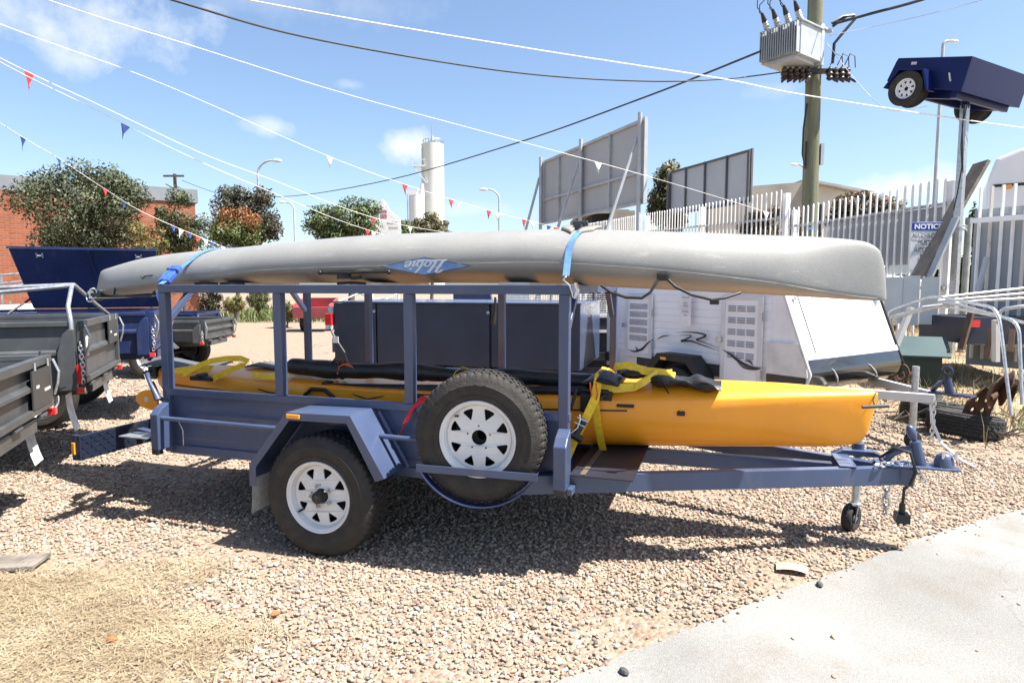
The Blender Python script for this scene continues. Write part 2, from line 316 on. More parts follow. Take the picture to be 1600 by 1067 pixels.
# ---- loose pebbles: countless, one object
def straw_w(x, y):      # how thick the dry straw lies here, 0..1
    v = 0
    for (px, py, rx, ry, k) in ((30, 950, .75, .42, 1.0), (170, 1010, .65, .34, .95), (60, 1075, .8, .35, 1), (330, 1000, .4, .16, .45), (250, 900, .4, .2, .5), (1110, 905, .7, .14, .3)):
        p = gnd(px, py); d = math.hypot((x-p.x)/rx, (y-p.y)/ry); v = max(v, k*max(0, 1-d**2.2))
    return v
def pebbles():
    bands = ((1.75, 3.4, 3700, (.0046, .0118)), (3.4, 5.2, 2900, (.0055, .0120)), (5.2, 8.0, 1100, (.008, .015)), (8.0, 13, 320, (.010, .018)))
    P = []; S = []
    for y0, y1, den, (r0, r1) in bands:
        xl, xr = -.86*y1-.3, .86*y1+.3; n = int(den*(y1-y0)*(xr-xl)); xs = rng.uniform(xl, xr, n); ys = rng.uniform(y0, y1, n)
        ok = np.abs(xs) < .84*ys+.35; xs, ys = xs[ok], ys[ok]; rr = r0+(r1-r0)*rng.random(len(xs))**1.6
        ce = concrete_edge(xs); dist = (ys-ce)
        keep = (dist > .0) | (rng.random(len(xs)) < .0022+.10*np.exp(np.minimum(dist, 0)/.05))
        keep &= ~((dist > 0) & (dist < .28) & (rng.random(len(xs)) < .45) & (xs > .5))
        xs, ys, rr, dist = xs[keep], ys[keep], rr[keep], dist[keep]
        for x, y, r, dd in zip(xs, ys, rr, dist):
            if y < 4 and x < 0 and rng.random() < straw_w(x, y)*.80: continue
            if x > 4.2 and y > 4.6 and rng.random() < .6: continue
            pn = math.sin(1.7*x+2.3*math.sin(1.1*y)+.6)+math.sin(2.9*y-1.3*x+1.9)+.7*math.sin(5.1*x+4.3*y)
            if rng.random() < .80*smooth01((pn-.75)/1.1): continue
            if rng.random() < .04: r *= 1.5
            lift = rng.random()**2*.010 if dd > .05 else (.017 if dd < 0 else .004)
            P.append((x, y, gh(x, y)+lift+r*.12)); S.append(r)
    n = len(P); me = bpy.data.meshes.new('pebbles'); me.from_pydata(P, [], [])
    S = np.array(S); scl = np.stack([S*rng.uniform(.85, 1.55, n), S*rng.uniform(.75, 1.1, n), S*rng.uniform(.5, .85, n)], 1)
    rot = np.stack([rng.normal(0, .35, n), rng.normal(0, .35, n), rng.uniform(0, 6.28, n)], 1)
    for nm, arr in (('scl', scl), ('rot', rot)):
        a = me.attributes.new(nm, 'FLOAT_VECTOR', 'POINT'); a.data.foreach_set('vector', arr.astype(np.float32).ravel())
    a = me.attributes.new('rc', 'FLOAT', 'POINT'); a.data.foreach_set('value', rng.random(n).astype(np.float32))
    o = bpy.data.objects.new('pebbles', me); C.objects.link(o); props(o, 'loose tan and grey river pebbles covering the yard', 'gravel', kind='stuff')
    ng = bpy.data.node_groups.new('pebble_scatter', 'GeometryNodeTree'); ng.interface.new_socket('Geometry', in_out='INPUT', socket_type='NodeSocketGeometry'); ng.interface.new_socket('Geometry', in_out='OUTPUT', socket_type='NodeSocketGeometry')
    N = ng.nodes; L = ng.links; gi = N.new('NodeGroupInput'); go = N.new('NodeGroupOutput')
    ico = N.new('GeometryNodeMeshIcoSphere'); ico.inputs['Radius'].default_value = 1; ico.inputs['Subdivisions'].default_value = 2
    sp = N.new('GeometryNodeSetPosition'); nt = N.new('ShaderNodeTexNoise'); nt.inputs['Scale'].default_value = 1.1; L.new(ico.outputs[0], sp.inputs[0])
    vm = N.new('ShaderNodeVectorMath'); vm.operation = 'SUBTRACT'; vm.inputs[1].default_value = (.5, .5, .5); L.new(nt.outputs['Color'], vm.inputs[0])
    vs = N.new('ShaderNodeVectorMath'); vs.operation = 'SCALE'; vs.inputs['Scale'].default_value = .9; L.new(vm.outputs[0], vs.inputs[0]); L.new(vs.outputs[0], sp.inputs['Offset'])
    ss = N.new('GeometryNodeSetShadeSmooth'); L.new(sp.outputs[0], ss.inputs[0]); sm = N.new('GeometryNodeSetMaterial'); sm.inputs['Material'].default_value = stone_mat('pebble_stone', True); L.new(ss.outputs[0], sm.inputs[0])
    ip = N.new('GeometryNodeInstanceOnPoints'); L.new(gi.outputs[0], ip.inputs['Points']); L.new(sm.outputs[0], ip.inputs['Instance'])
    for nm, sock in (('rot', 'Rotation'), ('scl', 'Scale')):
        na = N.new('GeometryNodeInputNamedAttribute'); na.data_type = 'FLOAT_VECTOR'; na.inputs['Name'].default_value = nm
        if sock == 'Rotation':
            er = N.new('FunctionNodeEulerToRotation'); L.new(na.outputs[0], er.inputs[0]); L.new(er.outputs[0], ip.inputs[sock])
        else: L.new(na.outputs[0], ip.inputs[sock])
    L.new(ip.outputs[0], go.inputs[0]); md = o.modifiers.new('scatter', 'NODES'); md.node_group = ng
    print('pebbles', n)
pebbles()
# ---- dry straw and grass blades
def blades(name, label, cat, pts, lmin, lmax, flat, mat, wd=.0022, bend=.35):
    mb = MB(); vs = []; fs = []
    for (x, y, z) in pts:
        l = rng.uniform(lmin, lmax); a = rng.uniform(0, 6.283); e = abs(rng.normal(*flat)); e = min(e, 1.5)
        d = Vector((math.cos(a)*math.cos(e), math.sin(a)*math.cos(e), math.sin(e))); s = Vector((-math.sin(a), math.cos(a), 0))*wd*rng.uniform(.6, 1.3)
        p0 = Vector((x, y, z)); bn = Vector((rng.normal(0, bend), rng.normal(0, bend), -abs(rng.normal(0, bend))*.6))*l*.4
        p1 = p0+d*l*.5+Vector((0, 0, .004)); p2 = p0+d*l+bn; p2.z = max(p2.z, z+.004)
        n = len(vs); vs += [p0-s, p0+s, p1+s*.8, p1-s*.8, p2]; fs += [(n, n+1, n+2, n+3), (n+3, n+2, n+4)]
    mb.add(vs, fs); me = bpy.data.meshes.new(name); me.from_pydata(mb.v, [], mb.f); me.materials.append(mat)
    o = bpy.data.objects.new(name, me); C.objects.link(o); return props(o, label, cat, kind='stuff')
STRAW = M('dry_straw', (.28, .215, .13), .8, 0, .2, 3, col2=(.40, .325, .21))
DRYG = M('dry_grass', (.22, .165, .085), .8, 0, .2, 2.5, col2=(.36, .285, .16))
pts = []
while len(pts) < 9500:
    x, y = rng.uniform(-3.2, .9), rng.uniform(1.9, 4.0)
    if rng.random() < straw_w(x, y)**.8: pts.append((x, y, rng.uniform(.004, .022)))
blades('dry_straw', 'bleached dry straw scattered over the gravel at lower left', 'straw', pts, .05, .17, (.0, .10), STRAW, .0016)
# ================================================================ WHEELS
def tyre_mesh(Rw=.350, W=.205, rb=.204, n=216, tread=True):
    rows = []; k = Rw/.350
    side = [(rb+.004, .022), (rb, .006), (rb+.012, -.002), (rb+.03, -.009), (rb+.034, -.006), (rb+.055, -.012), (rb+.085, -.012), (rb+.088, -.009), (rb+.11, -.003), (Rw-.022, .006)]
    cols = [(0.012, 0, 1), (.020, 0, 1), (.046, 0, 1), (.048, 1, 0), (.056, 1, 0), (.058, 0, 2), (.082, 0, 2), (.084, 1, 0), (.092, 1, 0), (.094, 0, 3)]
    cols = cols + [(.205-h, g, (4 if r == 1 else r)) for h, g, r in cols[::-1]]
    prof = [(r, h, 0, 0) for r, h in side]
    for h, g, r in cols:
        crown = Rw - .0035*((h-.1025)/.09)**2 - (.006 if h < .015 or h > .19 else 0)
        prof.append((crown-(.009 if g else 0), h*W/.205, r, 1))
    prof += [(r, W-h, 0, 0) for r, h in side[::-1]]
    ph = {0: 0, 1: 0, 2: 1, 3: 3, 4: 2}
    for (r, h, row, tr) in prof:
        ring = []
        for t in range(n):
            a = t*2*math.pi/n; rr = r; hh = h
            if tread and row and ((t+ph[row]) % 4 == 0): rr -= .008
            if tread and row in (2, 3): hh += .004*(1 if (t//2) % 2 else -1)
            ring.append((rr*math.cos(a), hh, rr*math.sin(a)))
        rows.append(ring)
    return MB().ring(rows)
def rim_mesh(rl=.207, dish=.044, holes=8, twist=0.0):
    mb = MB()
    mb.lathe([(rl-.004, .030), (rl, .010), (rl, .002), (rl-.003, -.003), (rl-.009, -.002), (rl-.012, .004), (rl-.016, .008), (rl-.022, .012), (rl-.026, dish-.004), (rl-.030, dish+.001), (rl-.036, dish+.001), (rl-.037, dish+.02)], 72)
    loops = [[((rl-.0345)*math.cos(a*math.pi/36), (rl-.0345)*math.sin(a*math.pi/36)) for a in range(72)], [(.042*math.cos(-a*math.pi/16), .042*math.sin(-a*math.pi/16)) for a in range(32)]]
    for k in range(holes):
        a0 = (k+.5)*2*math.pi/holes+twist
        def P(r, da): return (r*math.cos(a0+da), r*math.sin(a0+da))
        tri = [P(.156, -.185), P(.160, -.15), P(.161, 0), P(.160, .15), P(.156, .185), P(.150, .195), P(.106, .045), P(.102, 0), P(.106, -.045), P(.150, -.195)]
        loops.append(tri)
    for k in range(5):
        a0 = math.pi/2+k*2*math.pi/5
        loops.append([(.064*math.cos(a0)+.0065*math.cos(t), .064*math.sin(a0)+.0065*math.sin(t)) for t in [i*math.pi/5 for i in range(10)]])
    vs, fs = curve_mesh(loops, .003, .0012)
    def bulge(r): return dish-.012*math.exp(-((r-.085)/.035)**2) + (.004 if r < .075 else 0)
    mb.add([(x, bulge(math.hypot(x, y))+z, y) for x, y, z in vs], fs); return mb
def barrel_mesh(rl=.207): return MB().lathe([(rl-.038, .04), (rl-.045, .19), (.03, .19), (.03, .11), (rl-.06, .10)], 40)
DARKIN = M('dark_rim_inside', (.03, .03, .032), .6)
TY_ME = None
def wheel(parent, c, m_extra=Matrix.Identity(4), hub=True, letters=None, rl=.207, Rw=.350, tread=True, n=216):
    """tyre part with rim, hub and nuts under it; outer face towards -y"""
    m = Matrix.Translation(Vector(c)) @ m_extra
    t = obj('tyre', tyre_mesh(Rw, rb=rl-.003, n=n, tread=tread).xf(m), RUBBER, parent, 32)
    s = rl/.207
    obj('rim', rim_mesh().xf(m @ Matrix.Scale(s, 4)), WHITE, t, 35)
    obj('rim_barrel', barrel_mesh().xf(m @ Matrix.Scale(s, 4)), DARKIN, t, 35)
    if hub:
        h = MB().lathe([(.001, -.024), (.014, -.023), (.022, -.016), (.031, -.012), (.036, 0), (.037, .05)], 20)
        obj('hub_cap', h.xf(m), M('black_hub', (.016, .014, .013), .5), t, 40)
        for k in range(5):
            a = math.pi/2+.3+k*2*math.pi/5; p = (.064*math.cos(a), 0, .064*math.sin(a))
            obj('wheel_nut', MB().cyl((p[0], .008, p[2]), (p[0], .04, p[2]), .0095, n=6).cyl((p[0], .0, p[2]), (p[0], .01, p[2]), .006, n=8).xf(m), CHROME, t)
    obj('valve', MB().cyl((-.118, .01, .118), (-.112, .04, .112), .006, n=8).xf(m @ Matrix.Rotation(0 if not hub else R(-75), 4, 'Y')), BLACK, t)
    if letters:
        lm = MB()
        for txt, a0, st, size in letters:
            for i, ch in enumerate(txt):
                if ch == ' ': continue
                vs, fs = text_mesh(ch, size, .0012); a = R(a0-i*st); rr = rl+.070
                q = Matrix.Translation((rr*math.cos(a), -.0125, rr*math.sin(a))) @ Matrix.Rotation(a-math.pi/2, 4, Vector((0, -1, 0))) @ Matrix.Rotation(math.pi/2, 4, 'X')
                lm.add([tuple(q @ Vector(v)) for v in vs], fs)
        obj('sidewall_lettering', lm.xf(m), M('worn_letter_rubber', (.012, .011, .011), .6), t, kind='stuff')
    return t
# ================================================================ MAIN TRAILER
TR = thing('box_trailer', 'slate blue steel trailer with open pipe frame carrying two kayaks', 'trailer', TF, (0, 1.025, 0))
YC = 1.025
def mir(mb): return MB().add([(x, 2*YC-y, z) for x, y, z in mb.v], [tuple(reversed(f)) for f in mb.f])
def both(name, fn, mat, smooth=None, bevel=.003):
    a = obj(name, fn(), mat, TR, smooth, bevel); b = obj(name, mir(fn()), mat, TR, smooth, bevel); return a, b
both('side_panel', lambda: MB().prism([(.284, .492), (.287, .50), (.287, .535), (.281, .541), (.281, .69), (.279, .70), (.279, .842), (.284, .842), (.286, .70), (.287, .54), (.292, .53), (.292, .492)], 'x', -1.30, 1.335), BLUE)
both('tray_rail', lambda: MB().box(-1.335, 1.385, .248, .296, .824, .866), BLUE)
both('chassis_rail', lambda: MB().box(-1.32, 1.36, .272, .332, .432, .490), BLUE)
obj('tray_floor', MB().box(-1.33, 1.37, .30, 2*YC-.30, .4925, .4985), NAVYDK, TR)
for x in (-1.2, -.6, .1, .7, 1.25): obj('floor_bearer', MB().box(x-.025, x+.025, .335, 2*YC-.335, .442, .490), NAVYDK, TR)
for x in (-1.306, -.424, .454, 1.352):
    corner = abs(x) > 1; dx = .028
    obj('post', MB().box(x-dx, x+dx, .247, .299, .448 if corner else .867, 1.4885), BLUE, TR, None, .004)
for x in (-1.306, -.70, .49, 1.37):
    corner = abs(x) > 1
    obj('post', MB().box(x-.025, x+.025, 2*YC-.299, 2*YC-.247, .448 if corner else .867, 1.4885), BLUE, TR, None, .004)
both('top_rail', lambda: MB().box(-1.335, 1.392, .246, .298, 1.489, 1.540), BLUE, None, .004)
for x in (-1.307, -.42, .47, 1.364): obj('cross_rail', MB().box(x-.024, x+.024, .299, 2*YC-.299, 1.491, 1.538), BLUE, TR, None, .003)
for x in (-1.306, 1.358):
    both('corner_brace', lambda: MB().bar((x, .30, 1.315), (x, .485, 1.492), .036, .036), BLUE)
def guard_tube(x0, x1): return MB().cyl((x0, .165, .690), (x1, .165, .684), .0145, n=16)
both('guard_tube', lambda: guard_tube(-1.27, -.31), BLUE, 40, 0); both('guard_tube', lambda: guard_tube(.315, .64), BLUE, 40, 0)
for x0, x1, zz in ((-1.325, -1.262, .485), (1.327, 1.397, .485)):
    both('end_bracket', lambda: MB().prism([(.130, zz), (.130, .715), (.170, .755), (.245, .79), (.245, zz)], 'x', x0, x1), BLUE, None, .006)
    both('bracket_hollow', lambda: MB().box(x0+.005, x1-.005, .1275, .17, zz-.028, zz+.006), BLACK)  # dark inside of the open bracket end, put in as a black block
obj('front_foot', MB().box(1.399, 1.428, .14, .25, .465, .50), BLUE, TR, None, .004)
O_ = [(-.455, .375), (-.455, .505), (-.19, .825), (.225, .832), (.428, .500)]
I_ = [(.372, .478), (.200, .787), (-.168, .781), (-.408, .490), (-.408, .375)]
both('mudguard_face', lambda: MB().prism(O_+I_, 'y', 0, .004), BLUE, None, .0025)
I2 = [(.4235, .4975), (.222, .827), (-.188, .820), (-.450, .503), (-.450, .375)]
both('mudguard', lambda: MB().prism(O_+I2, 'y', .0042, .272), BLUE, None, .0015)
both('mudguard_stay', lambda: MB().bar((.268, .235, .815), (.452, .235, .505), .010, .02), BLUE)
both('mud_flap', lambda: MB().sheet(lambda u, v: (-.447-.012*(1-v)**2, .012+.205*u, .205+.21*v), 4, 6), M('pale_rubber_flap', (.42, .42, .41), .7, 0, .15, 25, .2, 60))
both('side_reflector', lambda: MB().box(-.182, -.095, -.010, .0, .793, .818), AMBER, None, .004)
wheel(TR, (0, 0.006, .350), Matrix.Rotation(R(-6), 4, 'Y'))
tw = wheel(TR, (0, 2*YC-.006, .350), Matrix.Rotation(math.pi, 4, 'Z'), tread=False, n=64)
obj('axle', MB().cyl((0, .14, .350), (0, 2*YC-.14, .350), .026, n=10), BLACK, TR, 40)
both('leaf_spring', lambda: MB().tube([(-.36, .36, .44), (-.18, .36, .40), (0, .36, .385), (.18, .36, .40), (.36, .36, .44)], .02, 4), BLACK, None, 0)
# rear light board
LB = obj('light_board', MB().box(-1.75, -1.722, -.04, 2*YC+.04, .425, .585), NAVYDK, TR, None, .003)
CHK = MB()
for i in range(70):
    for j in range(5):
        y = -.02+i*.030; z = .44+j*.031; s = 1 if (i+j) % 2 else -1
        CHK.bar((-1.7205, y-.009, z-.009*s), (-1.7205, y+.009, z+.009*s), .003, .004, (1, 0, 0))
obj('tread_pattern', CHK, NAVYDK, LB)
obj('end_plate', MB().box(-1.79, -1.7505, -.042, -.012, .424, .588), NAVY, LB, None, .003)
obj('side_reflector', MB().box(-1.782, -1.757, -.052, -.0422, .463, .54), AMBER, LB, None, .003)
for y in (.40, 2*YC-.40): obj('light_board_arm', MB().bar((-1.72, y, .52), (-1.30, y, .47), .05, .05), BLUE, TR, None, .003)
obj('step_bracket', MB().box(-1.56, -1.335, .10, .24, .560, .567), GALV, TR)
obj('hook_wire', MB().tube([(-1.255, .235, .68), (-1.20, .235, .66), (-1.17, .238, .60), (-1.175, .242, .50)], .004, 6), GALV, TR, 40)
obj('rear_lever', MB().tube([(-1.325, .20, .80), (-1.35, .20, .85), (-1.40, .21, .91), (-1.42, .21, .97)], [.022, .016, .013, .016], 10), BLUE, TR, 40)
# front platform and drawbar
obj('front_plate', MB().box(1.395, 1.725, .215, 2*YC-.215, .546, .552), M('dark_gloss_plate', (.016, .018, .030), .45, 0, .3, 5, .04, 40), TR)
obj('plate_strip', MB().box(1.447, 1.475, .232, 1.72, .5525, .5555), M('brown_strip', (.10, .075, .055), .8), TR)  # thin brown strip running across the plate
def beamy(x): return .285+.427*(x-1.37)
both('drawbar', lambda: MB().bar((1.05, beamy(1.05), .486), (3.17, beamy(3.17), .478), .05, .102), BLUE, None, .005)
obj('centre_beam', MB().box(1.30, 2.76, YC-.03, YC+.03, .432, .520), BLUE, TR, None, .004)
obj('drawbar_cross', MB().box(2.775, 2.865, beamy(2.82)-.02, 2*YC-beamy(2.82)+.02, .5352, .541), BLUE, TR, None, .002)
obj('drawbar_cross', MB().box(2.79, 2.85, beamy(2.82)+.027, 2*YC-beamy(2.82)-.027, .440, .5345), BLUE, TR, None, .003)
obj('hitch_plate', MB().box(2.98, 3.38, YC-.065, YC+.065, .535, .547), BLUE, TR, None, .004)
cp = obj('coupling', MB().lathe([(.001, .625), (.02, .622), (.036, .61), (.046, .585), (.05, .548)], 20, (3.315, YC, 0), 'z'), BLUE, TR, 50)
obj('coupling_socket', MB().cyl((3.20, YC, .548), (3.17, YC, .675), .033, .028, 16), BLUE, cp, 40)
obj('coupling_arm', MB().tube([(3.03, YC, .55), (3.06, YC, .595), (3.11, YC, .625), (3.17, YC, .635)], [.015, .018, .018, .015], 10), BLUE, cp, 50)
obj('lock_handle', MB().tube([(3.17, YC, .67), (3.165, YC, .69), (3.16, YC, .70), (3.152, YC, .72), (3.14, YC, .75), (3.13, YC, .765)], [.012, .013, .021, .025, .020, .006], 12), BLUE, cp, 60)
for dx in (-.03, .03): obj('coupling_bolt', MB().cyl((3.33+dx, YC-.03, .595), (3.33+dx, YC-.03, .63), .009, n=6), CHROME, cp)
def chain_links(pts, ln=.034, r=.0042, wd=.011):
    pts = [Vector(p) for p in pts]; mb = MB(); acc = 0; i = 0; out = []
    seg = [(a, b, (b-a).length) for a, b in zip(pts, pts[1:])]; tot = sum(s[2] for s in seg); st = ln*.74; n = int(tot/st)
    for k in range(n+1):
        d = k*st
        for a, b, l in seg:
            if d <= l+1e-9: break
            d -= l
        p = a+(b-a)*(d/l if l else 0); dr = (b-a).normalized(); s, u = basis(dr)
        if k % 2: s, u = u, s
        loop = []
        for t in range(12):
            an = t*math.pi/6; loop.append(p+dr*((ln/2-wd)*(1 if math.cos(an) > 0 else -1)+wd*math.cos(an))+s*(wd*math.sin(an)))
        mb.tube(loop, r, 6, True)
    return mb
yb = beamy(3.0)
obj('safety_chain', chain_links([(2.98, yb-.035, .545), (3.05, yb+.0, .552), (3.11, yb+.03, .552), (3.16, yb+.01, .54), (3.19, yb-.0, .50), (3.22, yb+.02, .46)], .044, .0052, .0135), CHROME, TR, 50)
obj('safety_chain', chain_links([(3.06, yb+.12, .43), (3.06, yb+.12, .22)], .060, .0065, .017), GALV, TR, 50)
obj('plug_cable', MB().tube([(3.02, YC+.08, .55), (3.06, YC-.05, .64), (3.13, YC-.08, .63), (3.165, YC-.07, .52), (3.15, YC-.05, .45), (3.13, YC+.0, .40), (3.13, YC+.02, .26)], .0085, 8), BLACK, TR, 50)
obj('plug', MB().cyl((3.13, YC+.02, .31), (3.13, YC+.02, .23), .016, n=10).box(3.095, 3.165, YC-.02, YC+.055, .205, .255).cyl((3.115, YC+.02, .205), (3.115, YC+.02, .185), .008, n=8).cyl((3.145, YC+.02, .205), (3.145, YC+.02, .185), .008, n=8), BLACK, TR)
# jockey wheel
JX, JY = 2.93, 1.235; JG = .055
jt = obj('jockey_tube', MB().cyl((JX, JY, .22), (JX, JY, .78), .024, n=14).cyl((JX, JY, .78), (JX, JY, .80), .03, n=14), GALV, TR, 40)
obj('jockey_fork', MB().bar((JX+.005, JY-.05, .235), (JX-.01, JY-.05, .12), .006, .035, (0, 1, 0)).bar((JX+.005, JY+.05, .235), (JX-.01, JY+.05, .12), .006, .035, (0, 1, 0)).box(JX-.025, JX+.025, JY-.053, JY+.053, .225, .235), GALV, jt)
jm = Matrix.Translation((JX-.02, JY, JG+.083)) @ Matrix.Rotation(R(58), 4, 'Z')
jw = obj('jockey_wheel', MB().lathe([(.035, -.028), (.06, -.032), (.074, -.03), (.082, -.022), (.084, 0), (.082, .022), (.074, .03), (.06, .032), (.035, .028)], 32).xf(jm), RUBBER, TR, 40)
obj('jockey_hub', MB().lathe([(.001, -.034), (.012, -.033), (.014, -.024), (.038, -.022), (.038, .022), (.014, .024), (.001, .034)], 20).xf(jm), GALV, jw, 40)
obj('jockey_clamp', MB().prism([(2.78, .533), (2.84, .565), (3.0, .565), (3.07, .533)], 'y', 1.165, 1.235).cyl((JX, JY, .52), (JX, JY, .60), .034, n=14), BLUE, TR, None, .003)
# spare wheel bracket
SPX, SPY, SPZ = .937, .068, .738
SPM = Matrix.Translation((SPX, SPY, SPZ)) @ Matrix.Rotation(R(6), 4, 'Z') @ Matrix.Rotation(R(2), 4, 'X')
def hoop():
    mb = MB(); rows = []
    for k in range(33):
        a = R(207+k*126/32); r0 = .356
        rows.append([(r*math.cos(a), y, r*math.sin(a)) for r, y in ((r0, -.03), (r0+.005, -.03), (r0+.005, .03), (r0, .03))])
    mb.ring(rows, True, True); return mb.xf(SPM)
hp = obj('spare_hoop', hoop(), NAVY, TR)
a0, a1 = SPM @ Vector((-.325, -.034, -.160)), SPM @ Vector((.325, -.034, -.172))
obj('spare_bar', MB().bar(a0, a1, .006, .040), BLUE, TR, None, .001)
obj('spare_arm', MB().box(.90, .96, .20, .272, .36, .40), NAVYDK, TR)
SW = thing('spare_wheel', 'upright spare wheel with white eight-hole rim strapped to the kayak trailer', 'wheel', TF, (SPX, SPY+.1, .37))
wheel(SW, (0, 0, 0), SPM, hub=False, letters=[('D S6177', 138, 9.5, .040), ('TUBELESS', -50, -7, .030), ('RADIAL', 22, 8.5, .034)])
# ================================================================ KAYAKS
def cr(xs, ys, x):
    xs = list(xs); i = 0
    while i < len(xs)-2 and x > xs[i+1]: i += 1
    x0, x1 = xs[i], xs[i+1]; t = (x-x0)/(x1-x0); d = (ys[i+1]-ys[i])/(x1-x0)
    def sl(j):
        if j == 0: return (ys[1]-ys[0])/(xs[1]-xs[0])
        if j == len(xs)-1: return (ys[-1]-ys[-2])/(xs[-1]-xs[-2])
        a = (ys[j]-ys[j-1])/(xs[j]-xs[j-1]); b = (ys[j+1]-ys[j])/(xs[j+1]-xs[j])
        return 0 if a*b <= 0 else 2*a*b/(a+b)
    m0, m1 = sl(i)*(x1-x0), sl(i+1)*(x1-x0); t2 = t*t; t3 = t2*t
    return ys[i]*(2*t3-3*t2+1)+m0*(t3-2*t2+t)+ys[i+1]*(3*t2-2*t3)+m1*(t3-t2)
class Hull:
    def __init__(s, st): s.st = st; s.x = [a[0] for a in st]
    def at(s, x): return [cr(s.x, [a[k] for a in s.st], x) for k in range(1, 7)]
    def sec(s, x, nh=14, nd=8):
        hw, zk, zg, zd, n, md = s.at(x); pts = []
        for i in range(nh+1):
            t = math.pi/2*i/nh; pts.append((hw*max(math.sin(t), 0)**(2/n), zg-(zg-zk)*max(math.cos(t), 0)**(2/n)))
        for i in range(1, nd+1):
            t = math.pi/2*i/nd; pts.append((hw*max(math.cos(t), 0)**(2/md), zg+(zd-zg)*max(math.sin(t), 0)**(2/md)))
        return pts
    def mesh(s, N=120, yc=0.0):
        rows = []; x0, x1 = s.x[0], s.x[-1]
        for i in range(N+1):
            u = i/N; u = .5-.5*math.cos(math.pi*u); u = .75*u+.25*i/N; x = x0+(x1-x0)*u; p = s.sec(x)
            rows.append([(x, yc-y, z) for y, z in p]+[(x, yc+y, z) for y, z in p[-2:0:-1]])
        return MB().ring(rows, True, True)
    def flank(s, x, z):     # half width on the hull side at height z
        p = s.sec(x, 40, 4)[:41]; zs = [q[1] for q in p]; ys = [q[0] for q in p]
        if zs[0] > zs[-1]: zs.reverse(); ys.reverse()
        return float(np.interp(z, zs, ys))
def speckle_mat():
    m = M('speckled_grey_plastic', (.245, .243, .232), .45, 0, .05, 4, .025, 90); nt = m.node_tree; N = nt.nodes; L = nt.links; b = N['Principled BSDF']
    base = b.inputs['Base Color'].links[0].from_socket; tc = [n for n in N if n.type == 'TEX_COORD'][0]
    n1 = N.new('ShaderNodeTexNoise'); n1.inputs['Scale'].default_value = 260; n1.inputs['Detail'].default_value = 2; L.new(tc.outputs['Object'], n1.inputs['Vector'])
    r = N.new('ShaderNodeMapRange'); r.inputs[1].default_value = .35; r.inputs[2].default_value = .65; r.inputs[3].default_value = .86; r.inputs[4].default_value = 1.12; L.new(n1.outputs[0], r.inputs[0])
    mp = N.new('ShaderNodeMapping'); mp.inputs['Scale'].default_value = (1.2, 9, 9); L.new(tc.outputs['Object'], mp.inputs[0]); n2 = N.new('ShaderNodeTexNoise'); n2.inputs['Scale'].default_value = 3; n2.inputs['Detail'].default_value = 8; L.new(mp.outputs[0], n2.inputs['Vector'])
    r2 = N.new('ShaderNodeMapRange'); r2.inputs[1].default_value = .62; r2.inputs[2].default_value = .75; r2.inputs[3].default_value = 1; r2.inputs[4].default_value = 1.30; L.new(n2.outputs[0], r2.inputs[0])
    mm = N.new('ShaderNodeMath'); mm.operation = 'MULTIPLY'; L.new(r.outputs[0], mm.inputs[0]); L.new(r2.outputs[0], mm.inputs[1])
    v = N.new('ShaderNodeVectorMath'); v.operation = 'SCALE'; L.new(base, v.inputs[0]); L.new(mm.outputs[0], v.inputs['Scale']); L.new(v.outputs[0], b.inputs['Base Color']); return m
SPECK = speckle_mat()
YEL = M('yellow_plastic', (.92, .345, .016), .36, 0, .05, 3, .04, 60, .15)
DKGREY = M('dark_grey_fabric', (.085, .09, .10), .75, 0, .15, 14, .3, 60)
HY = Hull([(-2.20, .012, .74, .83, .87, 2.0, 1.5), (-2.05, .10, .62, .85, .895, 2.2, 1.6), (-1.6, .235, .565, .865, .91, 2.5, 1.8), (-.8, .345, .535, .86, .895, 2.9, 2), (0, .375, .53, .85, .872, 3.0, 2), (.8, .365, .532, .85, .875, 3.0, 2), (1.3, .33, .538, .85, .925, 2.8, 1.7), (1.9, .245, .56, .865, .970, 2.4, 1.6), (2.4, .155, .588, .895, .970, 2.0, 1.6), (2.75, .078, .615, .915, .957, 1.8, 1.6), (2.89, .042, .645, .92, .950, 1.8, 1.6), (2.93, .028, .70, .92, .947, 1.8, 1.6), (2.96, .014, .83, .92, .943, 1.8, 1.6), (2.975, .006, .90, .92, .938, 1.8, 1.6)])
KY = thing('yellow_kayak', 'yellow sit-on kayak lying upright on the trailer floor', 'kayak', TF, (0, YC, .53))
obj('hull', HY.mesh(130, YC), YEL, KY, 50)
def deckline(pts, r=.004, mat=BLACK, name='deck_cord', parent=None): return obj(name, MB().tube(pts, r, 6), mat, parent or KY, 60)
def hy(x, z, off=.006): return YC-HY.flank(x, min(z, HY.at(x)[2]-.002))-off
deckline([(x, hy(x, .775+.02*max(0, x)), .775+.02*max(0, x)) for x in np.linspace(-1.9, 1.62, 40)], .0045)
deckline([(1.92, hy(1.92, .80), .80), (1.83, YC-.20, .935), (1.78, YC-.10, .965)], .0035); deckline([(1.92, hy(1.92, .80), .80), (2.05, YC-.14, .955), (2.10, YC-.06, .97)], .0035)
obj('cord_anchor', MB().box(1.90, 1.945, hy(1.92, .80)-.006, hy(1.92, .80)+.02, .787, .812), BLACK, KY, None, .004)
obj('cleat', MB().box(1.56, 1.66, hy(1.6, .835)-.01, hy(1.6, .835)+.02, .828, .845), BLACK, KY, None, .004)
for xh in (-.42, .36):
    obj('carry_handle', MB().tube([(xh-.13, hy(xh-.13, .75), .735), (xh-.11, hy(xh, .78)-.012, .80), (xh-.05, hy(xh, .78)-.02, .845), (xh+.05, hy(xh, .78)-.02, .845), (xh+.11, hy(xh, .78)-.012, .80), (xh+.13, hy(xh+.13, .75), .735)], .013, 10), BLACK, KY, 50)
